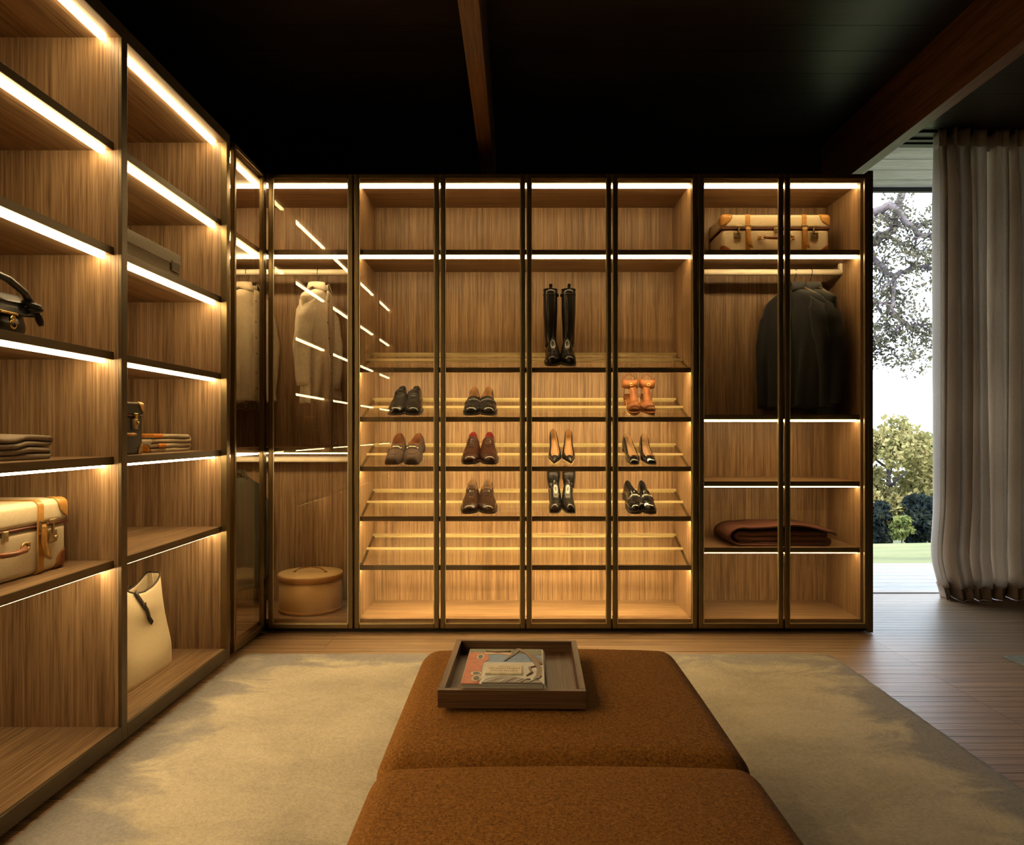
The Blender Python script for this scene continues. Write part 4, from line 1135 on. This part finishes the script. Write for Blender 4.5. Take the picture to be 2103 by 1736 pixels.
rim_ = MB(); rm = rings[-1]; rim_.tube([rm[i % 64] for i in range(65)], .0038, 6, False); rim_.build('rim_trim', M['strap_dk'], t, keep=False)
MB().tube([(.212, -.01, .004), (.20, -.012, .20), (.150, -.013, .415)], .0025, 5).build('side_seam', M['tote'], t, keep=False)
def face_y(x, q):
    rg = tote_ring(q); c_ = [p for p in rg if p[1] < 0]; return min(c_, key=lambda p: abs(p[0]-x))
def ribbon(path, wd, th, name, par, mat):
    rows = []
    for i, p in enumerate(path):
        a = Vector(path[max(i-1, 0)]); b = Vector(path[min(i+1, len(path)-1)]); d = (b-a).normalized(); s_ = d.cross(Vector((0, -1, 0))).normalized()*wd
        p = Vector(p); o_ = Vector((0, -th, 0)); rows.append([tuple(p-s_), tuple(p+s_), tuple(p+s_+o_), tuple(p-s_+o_)])
    return MB().loft(rows, True, True, True).build(name, mat, par, keep=False)
pth = []
for i in range(9):
    f = i/8; x = lerp(-.085, .055, f); q = lerp(.99, .52, f); y = face_y(x, q)[1]; pth.append((x, y-.004, .42*q-.04*max(0, 1-(x/.19)**2)*sstep(q, .55, 1)))
sb = ribbon(pth, .0095, .0035, 'strap', t, M['strap_dk'])
k_ = pth[3]; MB().rbox((k_[0], k_[1]-.005, k_[2]), (.030, .006, .016), .002, 2, 1).build('strap_loop', M['strap_dk'], sb, keep=False)
MB().tube([(-.07, -.045, .36), (-.075, -.02, .385), (-.06, .02, .365), (-.03, .045, .34)], .0036, 6).build('handle', M['strap_dk'], t, keep=False)
MB().tube([(.06, .03, .37), (.03, .028, .385), (0, .03, .375)], .0036, 6).build('handle', M['strap_dk'], t, keep=False)

# black handbag --------------------------------------------------
M['bag'] = leather('black_grained_leather', (.022,.021,.019), .45, .25, .2)
t = thing('handbag', 'small black leather handbag with knotted handle and gold clasp', 'bag', (-1.575, 2.128, 1.406), (0, 0, R_(90)))
rings = []
for i in range(15):
    q = i/14; z = .001+.135*q; hl_ = tab([(0, .160), (.3, .165), (.75, .145), (1, .115)], q); hd_ = tab([(0, .075), (.2, .085), (.6, .075), (.9, .035), (1, .012)], q)
    rings.append([(hl_*math.copysign(abs(math.cos(a*PI/20))**.55, math.cos(a*PI/20)), hd_*math.copysign(abs(math.sin(a*PI/20))**.55, math.sin(a*PI/20)), z) for a in range(40)])
MB().loft(rings, True, True, True).build('body', M['bag'], t, keep=False)
rows = []
for i in range(13):   # flap over the front
    f = i/12; hx = lerp(.11, .150, f); zz = tab([(0, .139), (.3, .128), (1, .068)], f); yy = -tab([(0, .0), (.25, .05), (.6, .080), (1, .090)], f)
    rows.append([(lerp(-hx, hx, j/12), yy, zz - .010*(1-(2*j/12-1)**2)*f) for j in range(13)])
MB().loft(rows, False, False, True).build('flap', M['bag'], t, solid=.004, keep=False)
hnd = MB().tube([(-.15, -.055, .075), (-.13, -.085, .12), (-.05, -.085, .172), (.03, -.088, .162), (.095, -.092, .135), (.125, -.090, .108)], [.009, .011, .011, .011, .011, .012], 8).build('handle', M['bag'], t, keep=False)
kn = MB()
for c_, ax in (((.135, -.088, .105), 0), ((.142, -.088, .094), 1)):
    kn.tube([Vector(c_)+Vector((.022*math.cos(a*PI/6), .020*math.sin(a*PI/6), .008*math.sin(a*PI/6+ax))) for a in range(13)], .0085, 8)
kn.tube([(.145, -.085, .098), (.162, -.088, .078), (.172, -.090, .058), (.174, -.092, .045)], [.010, .011, .011, .007], 8)
kn.build('knot', M['bag'], hnd, keep=False)
cl_ = MB().rbox((.02, -.096, .062), (.075, .010, .009), .003, 2, 1).tube([(.03, -.097, .045), (.03, -.105, .045)], .010, 12).build('clasp', SM['gold'], t, keep=False)
MB().tube([(.03+.012*math.cos(a*PI/6), -.103, .030+.012*math.sin(a*PI/6)) for a in range(13)], .003, 6).build('clasp_ring', SM['gold'], cl_, keep=False)
for x in (.075, .095): MB().tube([(x+.010*math.cos(a*PI/6), 0, .139+.012*math.sin(a*PI/6)) for a in range(13)], .0025, 6).build('handle_ring', SM['gold'], t, keep=False)

# ------------------------------------------------------------------ garments on hangers
def cloth(name, col, var=.1, bscale=300, bump=.4, sheen=.1): return plain(name, col, .9, 0, .25, var, 60, 0, bump, bscale, sheen)
M['white_cotton'] = cloth('ivory_cotton', (.80,.74,.60)); M['charcoal'] = cloth('charcoal_cloth', (.026,.029,.033)); M['olive'] = cloth('olive_black_cloth', (.030,.032,.031)); M['linen_shirt'] = cloth('sand_linen', (.46,.38,.26))  # charcoal leans cool: the window's reflection is put into its colour
M['green_coat'] = cloth('dark_green_wool', (.035,.042,.030), .2); M['hanger_w'] = plain('hanger_wood', (.05,.035,.022), .4)
n = N('tweed'); v = n.coords(); a_ = n.noise(v, 160, 2, .7); b_ = n.new('ShaderNodeTexVoronoi'); b_.inputs['Scale'].default_value = 90; n.link(v, b_.inputs['Vector'])
M['tweed'] = n.done(n.pbr(n.ramp(n.math('ADD', n.math('MULTIPLY', a_, .6), n.math('MULTIPLY', b_.outputs['Distance'], .5)), [(.35, (.05,.045,.04)), (.5, (.25,.215,.16)), (.65, (.52,.46,.35))]), .95, 0, n.bump(a_, .9, .003), .2))
ROD_Z = 2.072
def garment(name, label, cat, mat, x, rotz, length=.62, width=.215, rod_z=ROD_Z, y=4.385, seed=1, sleeves=True, flare=1.05, thick_=.055, placket=None, cuff=None, sleeve_len=.56, spread=.045, hem_dip=.02):
    """origin on the rod; hanger plane is local XZ, front looks to local -Y"""
    rn_ = random.Random(seed); t = thing(name, label, cat, (x, y, rod_z), (0, 0, rotz), 'garments on hangers')
    # hanger
    hk = MB().tube([(-.018, 0, -.012), (-.0195, 0, .006), (-.010, 0, .0195), (.006, 0, .0205), (.0185, 0, .008), (.015, 0, -.020), (.002, 0, -.045), (0, 0, -.085)], .0022, 7)
    hg = hk.build('hanger_hook', SM['lace'], t, keep=False)
    MB().tube([(-width*.92, 0, -.175), (-.09, 0, -.115), (-.03, 0, -.088), (0, 0, -.083), (.03, 0, -.088), (.09, 0, -.115), (width*.92, 0, -.175)], [.008, .011, .011, .010, .011, .011, .008], 8).build('hanger', M['hanger_w'], t, keep=False)
    NR, NA = 34, 72; rings = []; nfold = rn_.choice((5, 6, 7)); ph = [rn_.uniform(0, 6.28) for _ in range(6)]
    prof = [(0, .058, .052, -.108), (.03, .085, .058, -.118), (.07, .14, .060, -.140), (.11, .19, .056, -.168), (.15, width, .052, -.205), (.22, width*1.0, thick_, -.27), (1, width*flare, thick_*1.15, -.11-length)]
    for i in range(NR+1):
        q = i/NR
        hw, th, z = (tab([(p[0], p[j]) for p in prof], q) for j in (1, 2, 3)); fold_ = sstep(q, .16, .9); ring = []
        for a in range(NA):
            an = 2*PI*a/NA; cx, sy = math.cos(an), math.sin(an)
            wv = 1 + fold_*(.42*math.sin(nfold*an+ph[0]+.7*math.sin(2*q+ph[1])) + .22*math.sin((nfold*2+1)*an+ph[2]+1.5*q))
            px = hw*math.copysign(abs(cx)**.8, cx) + fold_*.012*math.sin(4*an+ph[3]); py = th*math.copysign(abs(sy)**.85, sy)*wv + fold_*.018*math.sin(2*PI*q*.6+ph[4]+3*cx)
            ring.append((px, py, z - hem_dip*q*q*cx*math.sin(ph[5]) + .006*q*math.sin(5*an+ph[2])))
        rings.append(ring)
    bd = MB().loft(rings, True, False, True).build('body', mat, t, solid=.002, keep=False)
    if sleeves:
        for sg in (-1, 1):
            s_ = MB(); sr = []; dy = rn_.uniform(-.03, .01)
            for i in range(19):
                q = i/18; L_ = sleeve_len*q; cx = sg*(width-.035 + spread*math.sin(min(1, q*1.4)*PI/2)); cy = dy*q + .012*math.sin(4*q+ph[1]+sg); cz = -.185 - L_
                rx, ry = lerp(.050, .034, q), lerp(.062, .045, q)
                if q < .06: rx *= .7; ry *= .75
                rg = []
                for a in range(20):
                    an = 2*PI*a/20; wv = 1+.10*math.sin(3*an+ph[0]+q*5)+.06*math.sin(20*q+2*an+sg)*(1 if .3 < q < .6 else .4)
                    rg.append((cx+rx*math.cos(an)*wv, cy+ry*math.sin(an)*wv, cz - (.03*math.cos(an)*sg*(1-q) if q < .3 else 0)))
                sr.append(rg)
            so_ = s_.loft(sr, True, True, True).build('sleeve', mat, t, keep=False)
            e = sr[-1]; c_ = sr[-3]
            if cuff: MB().loft([[tuple(Vector(p)*1.0 + (Vector(p)-Vector((sum(x[0] for x in r)/20, sum(x[1] for x in r)/20, p[2])))*.08) for p in r] for r in (sr[-4], sr[-2], sr[-1])], True, False, True).build('cuff', mat, so_, solid=.002, keep=False)
    # collar: stand and fall
    cr = []
    for i in range(25):
        an = -PI/2 + lerp(.42, 2*PI-.42, i/24); sx = .060*math.cos(an); syy = .054*math.sin(an); droop = .012*(1 if math.sin(an) < -.3 else 0)
        cr.append([(sx*.98, syy*.98, -.106), (sx*.95, syy*.95, -.070), (sx*1.06, syy*1.06, -.068), (sx*1.32, syy*1.35-.004, -.108-droop)])
    MB().loft(cr, False, False, True).build('collar', mat, t, solid=.002, keep=False)
    if placket:
        pr = []
        for i in range(20):
            q = lerp(.03, .995, i/19); r = rings[int(q*NR)]; c_ = [r[(int(.75*NA)+d) % NA] for d in (-1, 0, 1)]
            pr.append([(p[0], p[1]-.003, p[2]) for p in c_])
        pl = MB().loft(pr, False, False, True).build('placket', mat, t, solid=.002, keep=False)
        bt_ = MB()
        for i in range(6):
            r = rings[int(lerp(.12, .9, i/5)*NR)]; p = r[int(.75*NA)]; MB().lathe([(.0005, 0), (.005, 0), (.005, .002), (.0005, .0022)], 10).v
            bt_.tube([(p[0], p[1]-.004, p[2]), (p[0], p[1]-.0065, p[2])], .005, 10)
        bt_.build('buttons', placket, pl, keep=False, kind='stuff')
    return t
garment('shirt', 'ivory cotton shirt hanging in the corner wardrobe above the hat box', 'shirt', M['white_cotton'], -1.178, R_(78), length=.66, width=.175, seed=3, placket=M['hanger_w'], flare=1.12, thick_=.05, spread=.03, sleeve_len=.50)
garment('shirt', 'sand linen shirt seen through the left corner door', 'shirt', M['linen_shirt'], -1.60, R_(70), length=.66, width=.19, seed=5, placket=M['hanger_w'])
garment('jacket', 'speckled tweed jacket at the far left of the corner wardrobe rod', 'jacket', M['tweed'], -1.715, R_(72), length=.70, width=.205, seed=6, thick_=.065)
garment('coat', 'dark green wool garment on the lower rod of the corner wardrobe', 'coat', M['green_coat'], -1.68, R_(55), length=.66, width=.20, rod_z=.962, seed=8, thick_=.06, sleeve_len=.55)
garment('shirt', 'charcoal shirt on the left hanger of the right wardrobe', 'shirt', M['charcoal'], 1.643, R_(-56), length=.70, width=.20, seed=12, placket=SM['black'], sleeve_len=.62, flare=1.08, thick_=.06)
garment('jacket', 'dark olive overshirt on the hanger nearest the window', 'jacket', M['olive'], 1.738, R_(-66), length=.72, width=.185, seed=14, sleeve_len=.6, thick_=.055)

# ------------------------------------------------------------------ trees outside
def leaf_mat(name, cols, trans=.35):
    n = N(name); v = n.coords(); f = n.noise(v, 1.4, 3); g = n.noise(v, 9, 2)
    c = n.ramp(n.math('ADD', n.math('MULTIPLY', f, .5), n.math('MULTIPLY', g, .5)), [(.36, cols[0]), (.5, cols[1]), (.64, cols[2])])
    d = n.new('ShaderNodeBsdfDiffuse'); n.link(c, d.inputs[0]); t = n.new('ShaderNodeBsdfTranslucent'); n.link(c, t.inputs[0])
    m = n.new('ShaderNodeMixShader'); m.inputs[0].default_value = trans; n.link(d.outputs[0], m.inputs[1]); n.link(t.outputs[0], m.inputs[2])
    return n.done(m.outputs[0])
M['bark'] = plain('grey_bark', (.10,.08,.085), .9, var=.3, scale=8, bump=.8, bscale=25)
M['leaf_oak'] = leaf_mat('oak_leaves', ((.07,.065,.05), (.12,.11,.075), (.18,.16,.10)), .25)
M['leaf_a'] = leaf_mat('autumn_leaves_gold', ((.13,.135,.05), (.27,.24,.10), (.44,.36,.18)))
M['leaf_b'] = leaf_mat('autumn_leaves_green', ((.09,.12,.04), (.18,.20,.065), (.34,.31,.12)))
M['leaf_c'] = leaf_mat('dark_hedge_leaves', ((.012,.018,.022), (.022,.03,.03), (.05,.055,.03)), .2)
M['leaf_d'] = leaf_mat('rose_leaves', ((.24,.13,.09), (.36,.22,.15), (.45,.33,.2)))
def leaf(mb, p, s, rn):
    a = Vector((rn.gauss(0, 1), rn.gauss(0, 1), rn.gauss(0, 1))).normalized(); b = a.cross(Vector((rn.gauss(0, 1), rn.gauss(0, 1), rn.gauss(0, 1)))).normalized()
    n_ = a.cross(b)*.18*s; a = a*s; b = b*s*.55
    mb.add([p-a, p+b+n_, p+a, p-b+n_], [(0, 1, 2), (0, 2, 3)], False)
def round_tree(name, label, X, Y, h, rx, leafm, count, size, seed, base=None, trunk_h=.3, ground=None):
    rn = random.Random(seed); z0 = lawn_z(X, Y) if ground is None else ground
    t = thing(name, label, 'bush' if name == 'bush' else 'tree', (X, Y, z0), group='trees beyond the lawn')
    tr_ = MB().tube([(0, 0, -.3), (.05*h*.2, 0, h*.3), (0, .1, h*.75)], [h*.035, h*.028, h*.01], 8)
    for q in range(7):
        an = q*2.4; z1 = h*(.28+.08*q); tr_.tube([(0, 0, z1), (rx*.4*math.cos(an), rx*.4*math.sin(an), z1+h*.1), (rx*.75*math.cos(an), rx*.75*math.sin(an), z1+h*.17)], [h*.014, h*.008, h*.003], 6)
    tr_.build('trunk', M['bark'], t, keep=False)
    blobs = []
    for q in range(26):
        zz = rn.uniform(trunk_h, .93)*h; lim = rx*math.sin(PI*min(1, max(.12, (zz/h-trunk_h*.6)/(1-trunk_h*.6))))**.7
        an = rn.uniform(0, 2*PI); rr = lim*math.sqrt(rn.random())*.85
        blobs.append((Vector((rr*math.cos(an), rr*math.sin(an), zz)), rn.uniform(.17, .30)*rx+.05*h))
    mb = MB()
    for q in range(count):
        c_, r_ = rn.choice(blobs); d = Vector((rn.gauss(0, 1), rn.gauss(0, 1), rn.gauss(0, .8))).normalized()*r_*rn.uniform(.55, 1.05)
        leaf(mb, c_+d, size*rn.uniform(.6, 1.3), rn)
    mb.build('foliage', leafm, t, kind='stuff', keep=False)
    return t
round_tree('maple_tree', 'tall golden green autumn tree beyond the lawn, nearest the wardrobe edge', 18.6, 37, 6.1, 2.3, M['leaf_a'], 9000, .16, 1, trunk_h=.2)
round_tree('maple_tree', 'lower yellow green autumn tree beyond the lawn, next to the curtain', 22.4, 38.5, 5.6, 2.2, M['leaf_b'], 8000, .15, 2, trunk_h=.2)
round_tree('maple_tree', 'greener tree beyond the lawn hidden behind the curtain', 27.0, 38.0, 7.4, 2.6, M['leaf_a'], 5000, .2, 5, trunk_h=.2)
round_tree('bush', 'small rose-leaved shrub under the autumn trees', 20.4, 34.2, 1.3, .7, M['leaf_d'], 1200, .11, 3, trunk_h=.35, ground=lawn_z(20.4, 34.2))
round_tree('bush', 'bright yellow green shrub at the foot of the trees', 17.6, 33.8, 1.2, .5, M['leaf_b'], 1200, .11, 4, trunk_h=.2)
for i in range(7):
    X = 15.5+i*1.9
    round_tree('bush', ['dark hedge shrub at the far left of the lawn edge', 'dark hedge shrub second along the lawn edge', 'dark hedge shrub under the golden tree', 'dark hedge shrub between the two autumn trees',
        'dark hedge shrub under the lower tree', 'dark hedge shrub behind the curtain edge', 'dark hedge shrub furthest along the lawn edge'][i], X, 35.4+.4*(i % 2), 1.7+.25*(i % 3), 1.0, M['leaf_c'], 2200, .17, 20+i, trunk_h=.05)
# old oak close to the terrace: trunk hidden beside the opening, limbs hanging into view
oak = thing('oak_tree', 'old oak close to the terrace with sparse leafy limbs hanging in front of the sky', 'tree', (4.75, 12.2, lawn_z(4.75, 12.2)))
rn = random.Random(5)
wood_mb, leaves_mb = MB(), MB()
OB = Vector(oak.location)
def wob_path(pts, k=6, j=.05):
    out = []; P = [Vector(p) for p in pts]
    for a, b in zip(P, P[1:]):
        for q in range(k):
            out.append(a.lerp(b, q/k) + Vector((rn.uniform(-j, j), rn.uniform(-j, j), rn.uniform(-j, j))))
    out.append(P[-1]); return out
def cluster(p, n_=14, r_=.12, s=.035):
    for q in range(n_):
        leaf(leaves_mb, p + Vector((rn.gauss(0, r_), rn.gauss(0, r_), rn.gauss(0, r_))), s*rn.uniform(.7, 1.4), rn)
def limb(pts, r0, r1, twigs, depth=0):
    path = wob_path(pts, 6, .035 if depth == 0 else .02)
    rs = [lerp(r0, r1, i/(len(path)-1)) for i in range(len(path))]
    wood_mb.tube([p-OB for p in path], rs, 7 if depth == 0 else 5)
    for q in range(twigs):
        i = rn.randrange(len(path)//5, len(path)); p = path[i]
        d = Vector((rn.gauss(0, .7), rn.gauss(0, .6), rn.gauss(-.25, .6))).normalized()
        ln = rn.uniform(.25, .7) if depth == 0 else rn.uniform(.12, .3)
        e = p + d*ln
        if depth < 2: limb([p, p+d*ln*.5+Vector((0, 0, rn.uniform(-.05, .06))), e], rs[i]*.5+.002, .003, 5 if depth == 0 else 2, depth+1)
        if depth >= 1: (cluster(e-OB, rn.randrange(5, 12), .045, .032) if rn.random() < .62 else None)
        if depth >= 1 and rn.random() < .12: cluster(p.lerp(e, .5)-OB, 9, .05, .03)
def W(uu, vv, Y): return Vector(((uu-1062)*Y/FPX, Y, EYE+(889-vv)*Y/FPX))
top = Vector((4.75, 12.2, 3.0))
wood_mb.tube([Vector((0, 0, -.4)), Vector((.05, .05, 1.6)), Vector((0, 0, 3.9)), Vector((.25, -.1, 6.5))], [.42, .33, .27, .12], 12)
fork = Vector((4.8, 12.2, 4.2))
limb([fork, W(1770, 440, 11.8), W(1830, 420, 11.6), W(1880, 470, 11.4), W(1935, 500, 11.3)], .09, .03, 13)
limb([fork, W(1780, 505, 12.0), W(1835, 470, 12.0), W(1850, 400, 12.0), W(1865, 350, 12)], .08, .05, 9)
limb([fork+Vector((0, 0, -.3)), W(1775, 520, 11.9), W(1838, 570, 11.7), W(1880, 545, 11.6), W(1935, 560, 11.5)], .06, .03, 13)
limb([W(1838, 570, 11.7), W(1830, 615, 11.6), W(1838, 650, 11.5), W(1868, 672, 11.5), W(1930, 665, 11.4)], .035, .02, 11)
limb([W(1775, 600, 11.9), W(1810, 640, 11.8), W(1850, 655, 11.7), W(1872, 690, 11.7)], .03, .012, 9)
limb([W(1775, 690, 12.0), W(1812, 705, 11.9), W(1838, 730, 11.9), W(1868, 750, 11.8)], .02, .008, 6)
limb([W(1790, 690, 11.9), W(1815, 735, 11.9), W(1828, 775, 11.9)], .012, .004, 4, 1)
limb([W(1780, 480, 11.9), W(1812, 560, 11.9), W(1800, 600, 11.9)], .03, .01, 7)
wood_mb.tube([fork-OB, W(1775, 600, 11.9)-OB], [.09, .03], 6); wood_mb.tube([fork-OB, W(1775, 690, 12.0)-OB], [.08, .02], 6)
wood_mb.build('trunk', M['bark'], oak, keep=False)
leaves_mb.build('foliage', M['leaf_oak'], oak, kind='stuff', keep=False)
